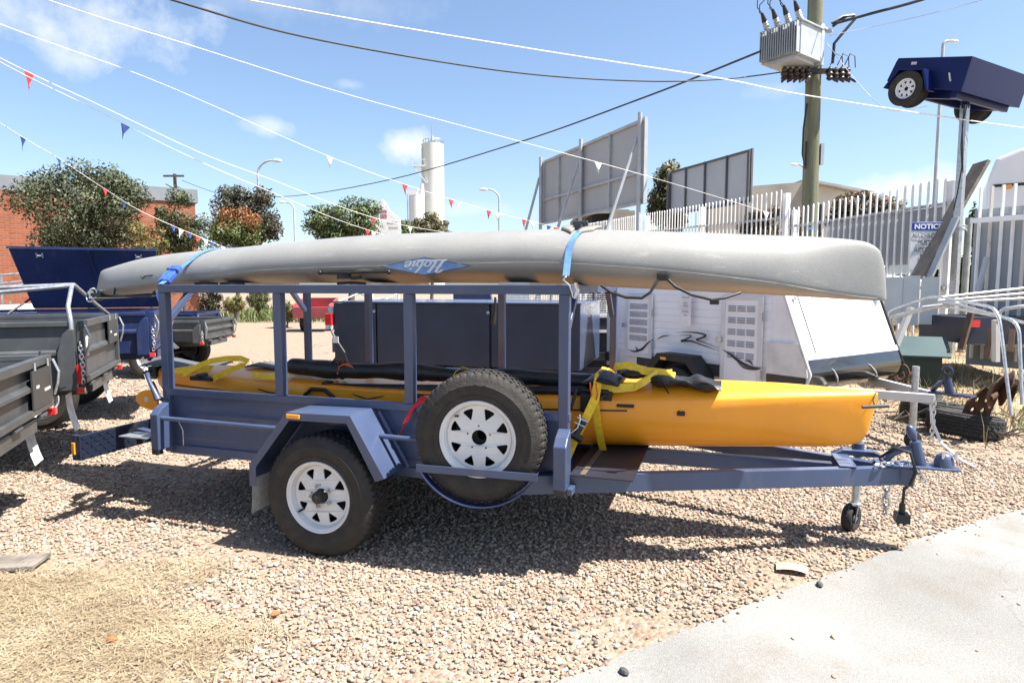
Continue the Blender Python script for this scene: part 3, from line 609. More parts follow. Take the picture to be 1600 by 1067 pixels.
deckline([(-1.15, hy(-1.15, .80)+.04, .83), (-.85, hy(-.85, .80)-.01, .80), (-.55, hy(-.55, .77)-.008, .77)], .005)
deckline([(-.35, hy(-.3, .78)+.03, .86), (-.05, hy(0, .8)-.006, .80), (.25, hy(.3, .78)+.03, .86)], .004); deckline([(-.4, hy(-.3, .78)+.05, .84), (.1, hy(0, .8)+.05, .855)], .004)
obj('bow_toggle', MB().cyl((2.885, YC-.075, .865), (3.02, YC-.055, .875), .010, n=10).tube([(2.965, YC, .94), (2.945, YC-.04, .90), (2.95, YC-.065, .87)], .004, 6), M('charcoal_toggle', (.05, .055, .06), .5), KY, 50)
# rudder at the stern
rp = [(x_+.27, z_+.045) for x_, z_ in [(-2.225, .545), (-2.30, .535), (-2.39, .555), (-2.445, .60), (-2.435, .645), (-2.38, .68), (-2.29, .695), (-2.225, .685)]]
rd = obj('rudder_blade', MB().prism(rp, 'y', YC-.25, YC-.23), YEL, KY, None, .006)
obj('sticker', MB().box(-2.08, -2.045, YC-.2515, YC-.25, .645, .68), WHITE, rd)
obj('rudder_arm', MB().tube([(-1.90, YC-.24, .66), (-1.95, YC-.245, .69), (-1.97, YC-.245, .74), (-2.0, YC-.245, .80)], [.014, .016, .014, .013], 8), NAVYDK, KY, 50)
obj('stern_fitting', MB().box(-2.255, -2.17, YC-.05, YC+.05, .80, .885).cyl((-2.25, YC-.1, .84), (-2.19, YC+.1, .87), .01), BLACK, KY, None, .006)
# grey rolled cover at the stern and things lashed on the deck
tr = MB(); tr.sheet(lambda u, v: (-2.18+.62*u-.1*v, YC-.19+.42*v, .915+.018*math.sin(5*u+2*v)-.005*u), 14, 10)
tp = solo('trampoline_cover', tr, DKGREY, 'dark grey folded mesh panel lying on the yellow kayak stern', 'cover', TF, (-1.9, YC, .85), 60)
sd = tp.modifiers.new('solid', 'SOLIDIFY'); sd.thickness = .012
tr = MB(); tr.sheet(lambda u, v: (-1.30+.50*u, YC-.05+.28*v, .925+.010*math.sin(7*u+3*v)), 14, 8)
tp = solo('mesh_cover', tr, DKGREY, 'long flat grey mesh panel behind the yellow strap loop', 'cover', TF, (-1.1, YC, .84), 60); tp.modifiers.new('solid', 'SOLIDIFY').thickness = .012
def wrap(x, dx=0, z0=.80):
    hw = HY.at(x)[0]; pts = [(x-dx, YC-hw-.012, z0-.14), (x-dx*.5, YC-hw-.010, z0-.02), (x, YC-hw*.8, z0+.06), (x+dx*.4, YC-hw*.45, z0+.10), (x+dx*.6, YC, z0+.12), (x+dx, YC+hw*.8, z0+.06), (x+dx, YC+hw+.01, z0-.1)]
    return pts
sy = thing('yellow_tie_strap', 'yellow ratchet strap looped over the yellow kayak stern', 'strap', TF, (-1.4, YC, .87))
def inplane(pts, wd, twist=0.25):
    out = []
    for i, p in enumerate(pts):
        q0, q1 = Vector(pts[max(i-1, 0)]), Vector(pts[min(i+1, len(pts)-1)]); d = (q1-q0); d.y = 0; d.normalize(); out.append(Vector((-d.z, twist, d.x)).normalized()*wd)
    return out
lp_ = [tuple(v) for v in [(-1.62, .70, .88), (-1.56, .70, .91), (-1.47, .70, .955), (-1.38, .72, .99), (-1.26, .74, 1.01), (-1.14, .75, 1.015), (-1.07, .74, 1.0), (-1.10, .72, .97), (-1.18, .69, .935), (-1.26, .66, .895), (-1.32, .65, .86)]]
obj('webbing', MB().ribbon(lp_, inplane(lp_, .040), .003), YELW, sy, 60)
lp_ = [(-1.80, .70, .87), (-1.72, .70, .90), (-1.62, .72, .915), (-1.52, .75, .92), (-1.42, .77, .925)]
obj('loose_tail', MB().ribbon(lp_, inplane(lp_, .055, .8), .008), YELW, sy, 60)
lp_ = [(-.98, .68, .915), (-.88, .67, .905), (-.76, .68, .90), (-.70, .69, .895)]
obj('loose_tail', MB().ribbon(lp_, inplane(lp_, .045, .8), .006), YELW, sy, 60)
obj('ratchet', MB().box(-1.50, -1.30, .64, .70, .855, .885).cyl((-1.41, .62, .89), (-1.41, .71, .89), .018, n=10), BLACK, sy, None, .004)
# long rolled sail and spars
ss = thing('rolled_sail', 'long black rolled sail lying along the yellow kayak', 'sail', TF, (.3, .82, .87))
rs = np.linspace(-.82, 1.42, 60)
obj('roll', MB().tube([(x, .845+.012*math.sin(x*5), .955+.006*math.sin(7*x+1)) for x in rs], [(.030 if i in (0, 59) else (.058 if x < .25 else .050)*(1+.10*math.sin(9*x)+.05*math.sin(23*x))) for i, x in enumerate(rs)], 12), BLACKV, ss, 60)
obj('spar', MB().cyl((-.40, .735, .842), (1.38, .76, .905), .030, n=14), BLACK, ss, 40)
obj('spar_end', MB().box(-.435, -.385, .70, .772, .80, .885), BLACK, ss, None, .006)
obj('orange_cord', MB().tube([(-.36, .78, .93), (-.35, .79, .985), (-.30, .80, 1.0), (-.26, .79, .99), (-.22, .79, .96), (-.25, .785, .985), (-.33, .80, .998)], .006, 6), M('orange_cord', (.75, .12, .03), .7), ss, 60)
for x in (-.42, -.36): obj('lashing', MB().tube([(x, .845+.062*math.cos(t), .955+.065*math.sin(t)) for t in np.linspace(0, 6.28, 18)], .007, 6, True), BLACK, ss, 50)
obj('yellow_tie', MB().ribbon([(.50, .73, .93), (.52, .77, .985), (.55, .80, 1.01), (.58, .82, 1.0)], (.012, -.01, .01), .003), YELW, ss); obj('yellow_tie', MB().ribbon([(.24, .70, .83), (.25, .695, .90), (.26, .70, .915)], (.012, 0, 0), .003), YELW, ss)
obj('fittings', MB().box(1.36, 1.44, .64, .70, .80, .91).cyl((1.42, .62, .86), (1.50, .75, .90), .018).cyl((1.36, .66, .93), (1.52, .68, .92), .014).box(1.44, 1.53, .72, .78, .86, .915).cyl((1.31, .62, .82), (1.34, .64, .94), .01), BLACK, ss, None, .004)
for k in range(2): obj('red_bungee', MB().tube([(1.425+.035*k, .60, .985), (1.428+.035*k, .595, .955), (1.436+.035*k, .595, .92), (1.432+.03*k, .60, .885)], .005, 6), M('orange_cord', (.75, .12, .03)), ss, 60)
hat = MB().sheet(lambda u, v: (1.36+.22*u, .66+.34*v, .985+.045*math.sin(math.pi*v)*math.sin(math.pi*u)-.03*abs(u-.5)), 9, 9)
ho = solo('seat_pad', hat, BLACKV, 'black seat pad folded over the gear behind the front post', 'seat pad', TF, (1.45, .8, .96), 60); ho.modifiers.new('solid', 'SOLIDIFY').thickness = .014
# gear bag with yellow strap
gb = thing('gear_bag', 'limp black dry bag with wide yellow strap on the kayak foredeck', 'bag', TF, (1.8, .9, .96))
def bagf(u, v):
    x = 1.74+.40*u; wv = .13*(1-.25*u)+.02*math.sin(9*u); a = v*2*math.pi
    return (x, YC-.10+wv*math.cos(a)-.04*u, .985-.03*u+(.032+.012*math.sin(11*u))*math.sin(a)+.012*math.sin(17*u)*math.cos(2*a))
obj('bag', MB().sheet(bagf, 26, 17), BLACKV, gb, 70)
obj('bag_top', MB().ball((1.635, YC-.14, 1.005), .075, 12, (1.1, .8, .42)), BLACKV, gb, 60)
obj('strap', MB().ribbon([(1.44, YC-.35, .90), (1.47, YC-.30, .955), (1.55, YC-.26, .93), (1.66, YC-.25, .945), (1.76, YC-.19, 1.01), (1.86, YC-.17, 1.02)], (.004, .02, .05), .004).ribbon([(1.50, YC-.2, .96), (1.52, YC-.16, 1.045), (1.60, YC-.15, 1.058), (1.70, YC-.17, 1.03), (1.80, YC-.18, 1.025), (1.88, YC-.18, 1.005)], (.006, .03, .042), .004).ribbon([(1.66, YC-.26, .945), (1.72, YC-.25, .98), (1.78, YC-.19, 1.025)], (.01, .02, .05), .004), M('golden_webbing', (.84, .58, .05), .7, 0, .1, 40), gb, 60)
# yellow strap at front of trailer
fs_ = thing('yellow_ratchet_strap', 'yellow ratchet strap tying the kayak down at the front corner post', 'strap', TF, (1.42, .65, .6))
obj('webbing', MB().ribbon([(1.315, .50, .56), (1.36, .52, .68), (1.42, .55, .80), (1.455, .60, .895), (1.458, .66, .975), (1.452, .74, 1.01), (1.45, 1.0, 1.02), (1.45, 1.35, .93), (1.45, 1.45, .62)], (.046, .012, -.012), .003).ribbon([(1.452, .64, .95), (1.455, .62, .86), (1.46, .66, .74), (1.475, .70, .62), (1.48, .74, .56)], (.042, .0, 0), .003), YELW, fs_, 60)
obj('buckle', MB().bar((1.362, .495, .70), (1.412, .520, .785), .060, .03).cyl((1.335, .475, .712), (1.405, .490, .672), .021, n=10), BLACK, fs_, None, .005)
obj('buckle_bar', MB().cyl((1.375, .488, .80), (1.435, .495, .775), .007, n=8).cyl((1.362, .482, .772), (1.422, .489, .747), .007, n=8), CHROME, fs_, 40)
obj('tie_hook', MB().tube([(1.385, .246, .76), (1.405, .24, .775), (1.432, .237, .80), (1.445, .236, .84), (1.443, .236, .87)], .0042, 8), GALV, TR, 50)
# red strap by the spare wheel
rs_ = thing('red_tie_strap', 'short red strap with hook hanging beside the spare wheel', 'strap', TF, (.47, .22, .8))
obj('webbing', MB().ribbon([(.62, .30, .885), (.54, .26, .89), (.50, .235, .86), (.455, .225, .79), (.41, .225, .705)], (.008, .01, .035), .004).ribbon([(.55, .31, .90), (.52, .28, .905), (.49, .235, .85), (.44, .222, .76)], (.03, .0, .01), .004), REDW, rs_, 60)
obj('hook', MB().tube([(.41, .22, .71), (.40, .22, .68), (.385, .22, .655), (.375, .22, .665)], .006, 6), BLACK, rs_, 50)
# ---------------- grey kayak on the roof rails
kp = TF.w((0, .766, 0)); KF = Frame(kp.x, kp.y, 0, -TH-.055)
HG = Hull([(-2.665, .010, 1.535, 1.50, 1.475, 1.8, 1.6), (-2.615, .028, 1.648, 1.50, 1.460, 1.7, 1.6), (-2.5, .075, 1.678, 1.505, 1.458, 1.7, 1.6), (-2.09, .18, 1.748, 1.53, 1.475, 1.9, 1.8), (-1.63, .255, 1.785, 1.56, 1.50, 2.0, 2), (-1.09, .325, 1.808, 1.60, 1.545, 2.2, 2), (-.59, .36, 1.836, 1.635, 1.552, 2.3, 2), (.2, .38, 1.862, 1.65, 1.552, 2.4, 2), (1.16, .36, 1.860, 1.66, 1.546, 2.4, 2), (1.68, .295, 1.838, 1.63, 1.520, 2.2, 1.8), (2.35, .175, 1.798, 1.555, 1.488, 1.9, 1.7), (2.63, .105, 1.778, 1.505, 1.473, 1.7, 1.6), (2.79, .058, 1.755, 1.480, 1.463, 1.7, 1.6), (2.865, .032, 1.712, 1.473, 1.461, 1.7, 1.6), (2.893, .018, 1.62, 1.47, 1.460, 1.7, 1.6), (2.905, .007, 1.50, 1.468, 1.462, 1.7, 1.6)])
KG = thing('grey_kayak', 'speckled grey kayak lying upside down on the trailer roof rails', 'kayak', KF, (0, 0, 1.54))
obj('hull', HG.mesh(140, 0), SPECK, KG, 50)
weather(YEL, (.55, .42, .25), .16)
for sg_ in (-1, 1): obj('mould_seam', MB().tube([(x, sg_*(HG.at(x)[0]+.0005), HG.at(x)[2]) for x in np.linspace(-2.6, 2.86, 90)], .0016, 6), SPECK, KG, 60)
def hg(x, z, off=.003): return -HG.flank(x, max(z, HG.at(x)[2]+.001))-off
def decal(vs, fs, cx, cz, off, name, mat, parent):
    mb = MB(); mb.add([(cx+x, hg(cx+x, cz+y, off), cz+y) for x, y, z in vs], fs); return obj(name, mb, mat, parent, 60)
def subdiv_poly(poly, n=26):
    """thin vertical slices of a convex outline so it can follow the hull"""
    xs = sorted(p[0] for p in poly); x0, x1 = xs[0], xs[-1]; vs = []; fs = []
    for i in range(n+1):
        x = x0+(x1-x0)*i/n; ys = []
        for a, b in zip(poly, poly[1:]+poly[:1]):
            if (a[0]-x)*(b[0]-x) <= 0 and a[0] != b[0]: ys.append(a[1]+(b[1]-a[1])*(x-a[0])/(b[0]-a[0]))
        lo, hi = min(ys), max(ys); k = len(vs)
        for j in range(7): vs.append((x, lo+(hi-lo)*j/6, 0))
        if i:
            for j in range(6): fs.append((k-7+j, k+j, k+j+1, k-6+j))
    return vs, fs
LX, LZ = .527, 1.645
DI = [(-.29, 0), (0, -.052), (.29, 0), (0, .052)]; D2 = [(x*.955, y*.93) for x, y in DI]
lg = decal(*subdiv_poly(DI), LX, LZ, .0016, 'logo_border', M('logo_navy', (.02, .035, .10), .4), KG)
decal(*subdiv_poly(D2), LX, LZ, .0026, 'logo_diamond', M('logo_blue', (.10, .20, .42), .4, 0, .3, 9, col2=(.22, .34, .52)), lg)
def logo_text():
    def arc(cx, cy, rx, ry, a0, a1, n=14): return [(cx+rx*math.cos(R(a0+(a1-a0)*i/n)), cy+ry*math.sin(R(a0+(a1-a0)*i/n))) for i in range(n+1)]
    st = [([(-.12, .80), (.02, 1.0), (.16, .98), (.20, .80), (.14, .45), (.08, .1), (.0, -.08), (-.12, -.02)], .085), ([(.62, 1.02), (.54, .75), (.48, .4), (.46, .08), (.54, -.02), (.64, .08)], .085), ([(.02, .46), (.2, .52), (.5, .52), (.62, .56)], .055),
          (arc(.86, .24, .16, .23, 60, 420), .065), ([(1.0, .4), (1.1, .36), (1.18, .42)], .045), ([(1.36, 1.05), (1.24, .7), (1.18, .3), (1.22, .04), (1.36, .0), (1.48, .16), (1.44, .38), (1.30, .42)], .07), ([(1.44, .40), (1.58, .38), (1.64, .44)], .045), ([(1.68, .48), (1.66, .16), (1.70, .0), (1.80, .04)], .07), (arc(1.72, .70, .035, .05, 0, 360, 8), .04),
          ([(1.86, .22), (2.08, .30), (2.12, .42), (2.02, .50), (1.90, .40), (1.86, .18), (1.94, .02), (2.08, .02), (2.22, .16)], .065)]
    for pl, wd in st:
        vs = []; fs = []
        pl = sm_line(pl)
        for i, (x, y) in enumerate(pl):
            a_, b_ = pl[max(i-1, 0)], pl[min(i+1, len(pl)-1)]; dx, dy = b_[0]-a_[0], b_[1]-a_[1]; l = math.hypot(dx, dy) or 1; w2 = wd*(.55+.45*abs(dy)/l)
            for sg in (-1, 1):
                X, Y = x-dy/l*w2*sg, y+dx/l*w2*sg; X += .30*Y; vs.append((-(X-1.16)*.112, -(Y-.47)*.064, 0))
            if i: k = 2*i; fs.append((k-2, k-1, k+1, k))
        decal(vs, fs, LX, LZ, .0042, 'logo_letter', M('logo_silver', (.62, .65, .68), .35), lg)
    vs, fs = subdiv_poly([(-.05, .030), (.135, .030), (.128, .037), (-.06, .037)], 8); decal(vs, fs, LX, LZ, .0042, 'logo_bar', M('logo_silver', (.7, .73, .76)), lg)
def sm_line(pl, n=4):
    out = []
    for i in range(len(pl)-1):
        p0, p1, p2, p3 = pl[max(i-1, 0)], pl[i], pl[i+1], pl[min(i+2, len(pl)-1)]
        for k in range(n):
            t = k/n; out.append(tuple(.5*((2*p1[j])+(-p0[j]+p2[j])*t+(2*p0[j]-5*p1[j]+4*p2[j]-p3[j])*t*t+(-p0[j]+3*p1[j]-3*p2[j]+p3[j])*t**3) for j in (0, 1)))
    return out+[pl[-1]]
logo_text()
# cords, handles and stern fittings on the upside-down kayak
def kc(name, pts, r, mat=BLACK, n=8): return obj(name, MB().tube(pts, r, n), mat, KG, 60)
kc('bow_cord', [(1.545, hg(1.545, 1.53)-.0, 1.535), (1.60, -.335, 1.50), (1.68, -.34, 1.475), (1.76, -.335, 1.472), (1.80, -.33, 1.50), (1.835, hg(1.835, 1.58), 1.57)], .0075)
kc('bow_cord', [(1.875, hg(1.875, 1.58), 1.57), (1.92, -.29, 1.53), (2.0, -.29, 1.49), (2.10, -.285, 1.465), (2.16, -.26, 1.475), (2.23, hg(2.23, 1.53), 1.50)], .0075)
obj('cord_anchor', MB().box(1.825, 1.885, hg(1.855, 1.58)-.014, hg(1.855, 1.58)+.02, 1.56, 1.60), BLACK, KG, None, .008)
obj('cord_toggle', MB().box(2.09, 2.135, -.305, -.27, 1.442, 1.468), BLACK, KG, None, .004)
hb = kc('side_handle', [(-.19, hg(-.19, 1.60)-.008, 1.612), (.03, hg(.03, 1.60)-.016, 1.612), (.30, hg(.3, 1.60)-.008, 1.616)], .009)
obj('handle_clip', MB().box(-.06, .02, hg(0, 1.59)-.016, hg(0, 1.59)+.02, 1.575, 1.607).tube([(-.01, hg(0, 1.59)-.012, 1.60), (.05, hg(0, 1.59)-.012, 1.578), (.11, hg(0, 1.59)-.010, 1.585)], .010, 8), BLACK, hb, 50)
for x in (-.19, .30): obj('handle_end', MB().ball((x, hg(x, 1.612)-.008, 1.613), .014, 8), BLACK, hb, 60)
kc('stern_rail', [(-2.30, -.13, 1.515), (-2.30, -.14, 1.46), (-2.1, -.17, 1.452), (-1.85, -.2, 1.456), (-1.8, -.2, 1.49)], .008)
kc('rudder_line', [(-2.62, -.06, 1.435), (-2.3, -.10, 1.440), (-1.9, -.16, 1.455), (-1.6, -.20, 1.475)], .004, M('pale_line', (.5, .47, .38), .7))
rg = kc('rudder_ring', [(-2.70+.052*math.cos(t), -.03+.02*math.sin(t), 1.457+.052*math.sin(t)) for t in np.linspace(0, 6.283, 24)], .006, M('white_line', (.75, .75, .73), .5))
obj('rudder_bracket', MB().cyl((-2.71, -.04, 1.455), (-2.71, .06, 1.455), .043, n=16).box(-2.70, -2.57, -.05, .05, 1.425, 1.475), BLACK, KG, None, .005)
obj('rudder_pin', MB().cyl((-2.685, -.062, 1.475), (-2.685, -.04, 1.475), .018, n=10).cyl((-2.68, -.062, 1.44), (-2.68, -.04, 1.44), .012, n=10).tube([(-2.70, -.06, 1.47), (-2.67, -.07, 1.455), (-2.64, -.07, 1.43), (-2.61, -.06, 1.44)], .005, 6), CHROME, KG, 40)
kc('under_mark', [(-1.93, hg(-1.93, 1.60)-.002, 1.60), (-1.90, hg(-1.9, 1.60)-.002, 1.585), (-1.88, hg(-1.88, 1.61)-.002, 1.605), (-1.78, hg(-1.78, 1.615)-.002, 1.61)], .003)
obj('deck_recess', MB().sheet(lambda u, v: (.03+.20*u, hg(.03+.2*u, 1.612+.024*v*math.sin(math.pi*u), .0015), 1.612+.024*v*math.sin(math.pi*u)), 12, 4), M('recess_tan', (.33, .29, .22), .6), KG, 60)
for x in (-1.2, -.95, .02): kc('deck_edge', [(x-.1, hg(x, 1.60)+.02, 1.548), (x, hg(x, 1.60)+.02, 1.552), (x+.1, hg(x, 1.6)+.02, 1.546)], .009)
for x in (-1.0, .1, 1.05): solo('rail_pad', MB().box(x-.09, x+.09, -.30, .30, 1.5405, 1.553), M('pale_foam', (.62, .62, .60), .8), 'pale foam strip on the roof rail under the grey kayak, %s' % {-1.0: 'near the tail end', .1: 'at the middle', 1.05: 'near the front post'}[x], 'foam pad', KF, (x, 0, 1.5405))
# blue straps over it
def over(x, dx, zr, rail_y0, rail_y1, off=.006):
    s = HG.sec(x, 14, 2)[:15]; near = [(x+dx*(1-i/14), -y-off, z+off*.8) for i, (y, z) in enumerate(s)][::-1]; far = [(x, y+off, z+off*.8) for y, z in s]
    return near, far
def kl(p): return KF.l(TF.w(p))
bs = thing('blue_ratchet_strap', 'blue strap with grey corner pads holding the grey kayak near the front post', 'strap', KF, (1.33, 0, 1.8))
near, far = over(1.365, .05, 0, 0, 0)
h0 = kl((1.365, .235, 1.585))
obj('webbing', MB().ribbon([tuple(h0)]+[p for p in near if p[2] > 1.69 ], (.036, 0, 0), .003), M('pale_blue_webbing', (.09, .215, .40), .6, 0, .1, 40), bs, 60)
obj('far_webbing', MB().ribbon([p for p in far if p[2] > 1.60]+[(1.365, .62, 1.54)], (.036, 0, 0), .003), BLUW, bs, 60)
obj('hook', MB().tube([tuple(h0), tuple(kl((1.352, .23, 1.565))), tuple(kl((1.385, .232, 1.535))), tuple(kl((1.398, .235, 1.50))), tuple(kl((1.402, .24, 1.475)))], .0055, 8).ribbon([tuple(kl((1.415, .24, 1.55))), tuple(kl((1.425, .245, 1.51))), tuple(kl((1.412, .24, 1.47)))], (.0, .03, 0), .012), CHROME, bs, 50)
zt = HG.at(1.36)[1]
def hz(x, y):
    s_ = HG.sec(x, 40, 2)[:41]; return float(np.interp(abs(y), [q[0] for q in s_], [q[1] for q in s_]))
def padf(sg):
    def f(u, v):
        x = 1.37+sg*(.016+.075*u); y = -.04-.20*v+.07*u; return (x, y, hz(x, y)+.014+.016*u*(1-v))
    return f
for sg in (-1, 1):
    o_ = obj('corner_pad', MB().sheet(padf(sg), 6, 8), M('grey_rubber_pad', (.20, .19, .165), .7), bs, 60); o_.modifiers.new('solid', 'SOLIDIFY').thickness = .02
obj('buckle', MB().box(1.335, 1.40, -.11, -.03, zt+.003, zt+.035).cyl((1.325, -.09, zt+.03), (1.41, -.09, zt+.03), .014, n=10).box(1.345, 1.39, -.16, -.1, zt-.015, zt+.02), M('dark_steel_buckle', (.05, .055, .065), .35, .6), bs, None, .004)
bt = thing('blue_tail_strap', 'blue ratchet strap over the tapered tail of the grey kayak', 'strap', KF, (-1.6, 0, 1.6))
near, far = over(-1.60, -.04, 0, 0, 0); h1 = kl((-1.30, .24, 1.545))
pts_ = [tuple(h1), (-1.40, -.44, 1.57), (-1.42, -.36, 1.62)]+[(-1.44+.16*i/8*1.0, -HG.sec(-1.44+.02*i, 8, 2)[8-i][0]-.008, HG.sec(-1.44+.02*i, 8, 2)[8-i][1]+.007) for i in range(3, 9)]
obj('webbing', MB().ribbon(pts_+[(-1.28, .12, 1.80), (-1.26, .27, 1.72), (-1.25, .45, 1.54)], (.036, .006, 0), .003), M('pale_blue_webbing', (.3, .55, .75)), bt, 60)
obj('ratchet', MB().bar((-1.375, -.475, 1.56), (-1.385, -.36, 1.66), .075, .035).bar((-1.40, -.47, 1.545), (-1.41, -.40, 1.61), .06, .05).cyl((-1.43, -.40, 1.645), (-1.33, -.40, 1.645), .014, n=10), M('blue_ratchet', (.05, .12, .42), .35, 0, .3, 40), bt, None, .006)
obj('loose_end', MB().ribbon([(-1.39, -.47, 1.56), (-1.41, -.49, 1.52), (-1.42, -.5, 1.47), (-1.41, -.49, 1.42)], (.02, .0, .0), .002), BLUW, bt, 60)
# ================================================================ BACKGROUND SETTING
def bank(x, y):
    return .55*smooth01((y-6.9)/4.2)*smooth01((x-3.5-.05*y)/1.6)
bk = MB(); bk.ring([[(x, y, gh(x, y)+bank(x, y)-.02+.03*smooth01((x-3.9)/.6)*smooth01((y-5.9)/.6)) for x in np.arange(3.4, 24, .4)] for y in np.arange(5.6, 34, .4)], False)
struct('grass_bank', bk, M('dry_earth', (.20, .145, .085), .95, 0, .2, 1.5, .6, 30, col2=(.38, .29, .18), detail=8), 70)
def leaf_mat(name, cols, trans=.25):
    m = bpy.data.materials.new(name); m.use_nodes = True; nt = m.node_tree; N = nt.nodes; L = nt.links; b = N['Principled BSDF']; out = N['Material Output']
    ge = N.new('ShaderNodeNewGeometry'); rp = N.new('ShaderNodeValToRGB'); e = rp.color_ramp.elements; L.new(ge.outputs['Random Per Island'], rp.inputs[0])
    e[0].position = 0; e[1].position = 1; e[0].color = (*cols[0], 1); e[1].color = (*cols[-1], 1)
    for i, c in enumerate(cols[1:-1]): x = e.new((i+1)/(len(cols)-1)); x.color = (*c, 1)
    L.new(rp.outputs[0], b.inputs['Base Color']); b.inputs['Roughness'].default_value = .55
    tr = N.new('ShaderNodeBsdfTranslucent'); L.new(rp.outputs[0], tr.inputs[0]); mx = N.new('ShaderNodeMixShader'); mx.inputs[0].default_value = trans
    L.new(b.outputs[0], mx.inputs[1]); L.new(tr.outputs[0], mx.inputs[2]); L.new(mx.outputs[0], out.inputs[0]); return m
OLIVE = leaf_mat('olive_leaves', [(.030, .042, .018), (.060, .078, .034), (.092, .108, .050), (.125, .135, .068)])
GUM = leaf_mat('gum_leaves', [(.03, .038, .014), (.085, .085, .032), (.14, .125, .05), (.21, .175, .08)])
DARKL = leaf_mat('dark_leaves', [(.022, .024, .014), (.045, .045, .026), (.07, .065, .035), (.10, .085, .05)])
GREENL = leaf_mat('green_leaves', [(.03, .055, .012), (.07, .11, .025), (.11, .15, .04), (.16, .19, .065)])
REDLF = leaf_mat('red_leaves', [(.16, .05, .016), (.30, .07, .02), (.13, .12, .03), (.38, .10, .035)])
YELLF = leaf_mat('yellow_green_leaves', [(.07, .09, .02), (.14, .15, .035), (.20, .20, .06), (.25, .22, .07)])
RUSTL = leaf_mat('rusty_weed', [(.16, .06, .025), (.25, .11, .045), (.30, .16, .07), (.20, .12, .06)])
BARK = M('bark', (.10, .085, .07), .9, 0, .3, 6, .5, 20)
def leaves(n, clumps, size, asp=2.2):
    """leaf faces through clumps: (centre, radius xyz, weight)"""
    vs = []; fs = []; wsum = np.array([c[2] for c in clumps]); wsum = wsum/wsum.sum(); idx = rng.choice(len(clumps), n, p=wsum)
    d = rng.normal(size=(n, 3)); d /= np.linalg.norm(d, axis=1)[:, None]; rad = rng.random(n)**.45
    a = rng.normal(size=(n, 3)); a /= np.linalg.norm(a, axis=1)[:, None]; nn = d+rng.normal(size=(n, 3))*.8; b = np.cross(a, nn); b /= np.linalg.norm(b, axis=1)[:, None]+1e-9
    a = np.cross(nn, b); a /= np.linalg.norm(a, axis=1)[:, None]+1e-9
    cc = np.array([c[0] for c in clumps]); rr = np.array([c[1] for c in clumps]); P = cc[idx]+d*rr[idx]*rad[:, None]; sz = size*rng.uniform(.6, 1.35, n)[:, None]
    A = a*sz*.5; B = b*sz*.5/asp
    V = np.stack([P-A, P+B, P+A, P-B], 1).reshape(-1, 3); F = np.arange(4*n).reshape(-1, 4)
    NL_ = d+rng.normal(size=(n, 3))*.30+np.array([0, 0, .15]); NL_ /= np.linalg.norm(NL_, axis=1)[:, None]; global LEAF_N; LEAF_N = np.repeat(NL_, 4, axis=0)
    return V, F
def leaf_obj(name, V, F, mat, parent, fr_o):
    me = bpy.data.meshes.new(name); V = V-np.array(fr_o); me.from_pydata(V.tolist(), [], F.tolist()); me.materials.append(mat); me.shade_smooth(); me.normals_split_custom_set_from_vertices(LEAF_N.tolist())
    o = bpy.data.objects.new(name, me); C.objects.link(o); o.parent = parent; return o
def tree(name, label, x, y, z0, zc0, zc1, rx, n, size, mat, cat='tree', clump=26, ry=None, mat2=None, f2=.0, group=None, squash=1.0, top_red=False, seed=0, solid=0.0):
    """trunk with limbs, crown of leaf clumps between zc0 and zc1"""
    rs = random.Random(seed+int(x*100)); t = thing(name, label, cat, WF, (x, y, z0), group); ry = ry or rx; cl = []
    h = zc1-zc0; zc = (zc0+zc1)/2
    for i in range(clump):
        a = rs.uniform(0, 6.283); u = rs.uniform(-1, 1); r = (1-abs(u)**2.4)**.5*rs.uniform(.35, 1)**.5
        p = (x+rx*.80*r*math.cos(a), y+ry*.80*r*math.sin(a), zc+u*h*.42); k = rs.uniform(.20, .36)
        cl.append((p, (rx*k*1.1, ry*k*1.1, h*k*.62*squash), rs.uniform(.5, 1.2)*(.6+k*2)))
    if solid: cl.append(((x, y, zc), (rx*.78, ry*.78, h*.40), solid*clump))
    tb = MB(); base = Vector((x, y, z0)); fork = Vector((x+rx*.05, y, z0+max(.3, (zc0-z0)*.8)))
    tb.tube([base, (base+fork)/2+Vector((rx*.03, 0, 0)), fork], [rx*.085, rx*.07, rx*.06], 8)
    for c in cl[::2]:
        e = Vector(c[0]); mid = fork.lerp(e, .5)+Vector((0, 0, h*.05)); tb.tube([fork, mid, e], [rx*.045, rx*.028, rx*.008], 5)
    obj('trunk', tb, BARK, t, 60)
    n2 = int(n*f2)
    V, F = leaves(n-n2, cl, size); leaf_obj('crown', V, F, mat, t, (x, y, z0))
    if n2:
        c2 = [((c[0][0], c[0][1], c[0][2]+(c[1][2]*.6 if top_red else 0)), c[1], c[2]*(3 if c[0][2] > zc+h*.12 else .25) if top_red else c[2]) for c in cl]
        V, F = leaves(n2, c2, size); leaf_obj('tinted_leaves', V, F, mat2, t, (x, y, z0))
    return t
def tpx(name, label, x0, x1, y0, y1, D, n, size, mat, **k):
    n = int(n*1.7); size *= .74
    a = at((x0+x1)/2, (y0+y1)/2, D); rx = (x1-x0)/2*D/1000; zt, zb = at(0, y0, D).z, at(0, y1, D).z
    return tree(name, label, a.x, D, k.pop('z0', 0), zb, zt, rx, n, size, mat, **k)
tpx('olive_tree', 'big dense olive-green tree left of the raised blue trailer lid', 30, 232, 258, 412, 19, 15000, .13, OLIVE, clump=34, solid=.25)
tpx('olive_shrub', 'thin grey-green shrub against the right end of the brick wall', 238, 325, 300, 398, 20, 5500, .11, OLIVE, cat='shrub', mat2=YELLF, f2=.15)
tpx('yellow_shrub', 'small yellow-green shrub between the two olive trees', 200, 262, 348, 402, 18.2, 2200, .09, YELLF, cat='shrub', mat2=RUSTL, f2=.15)
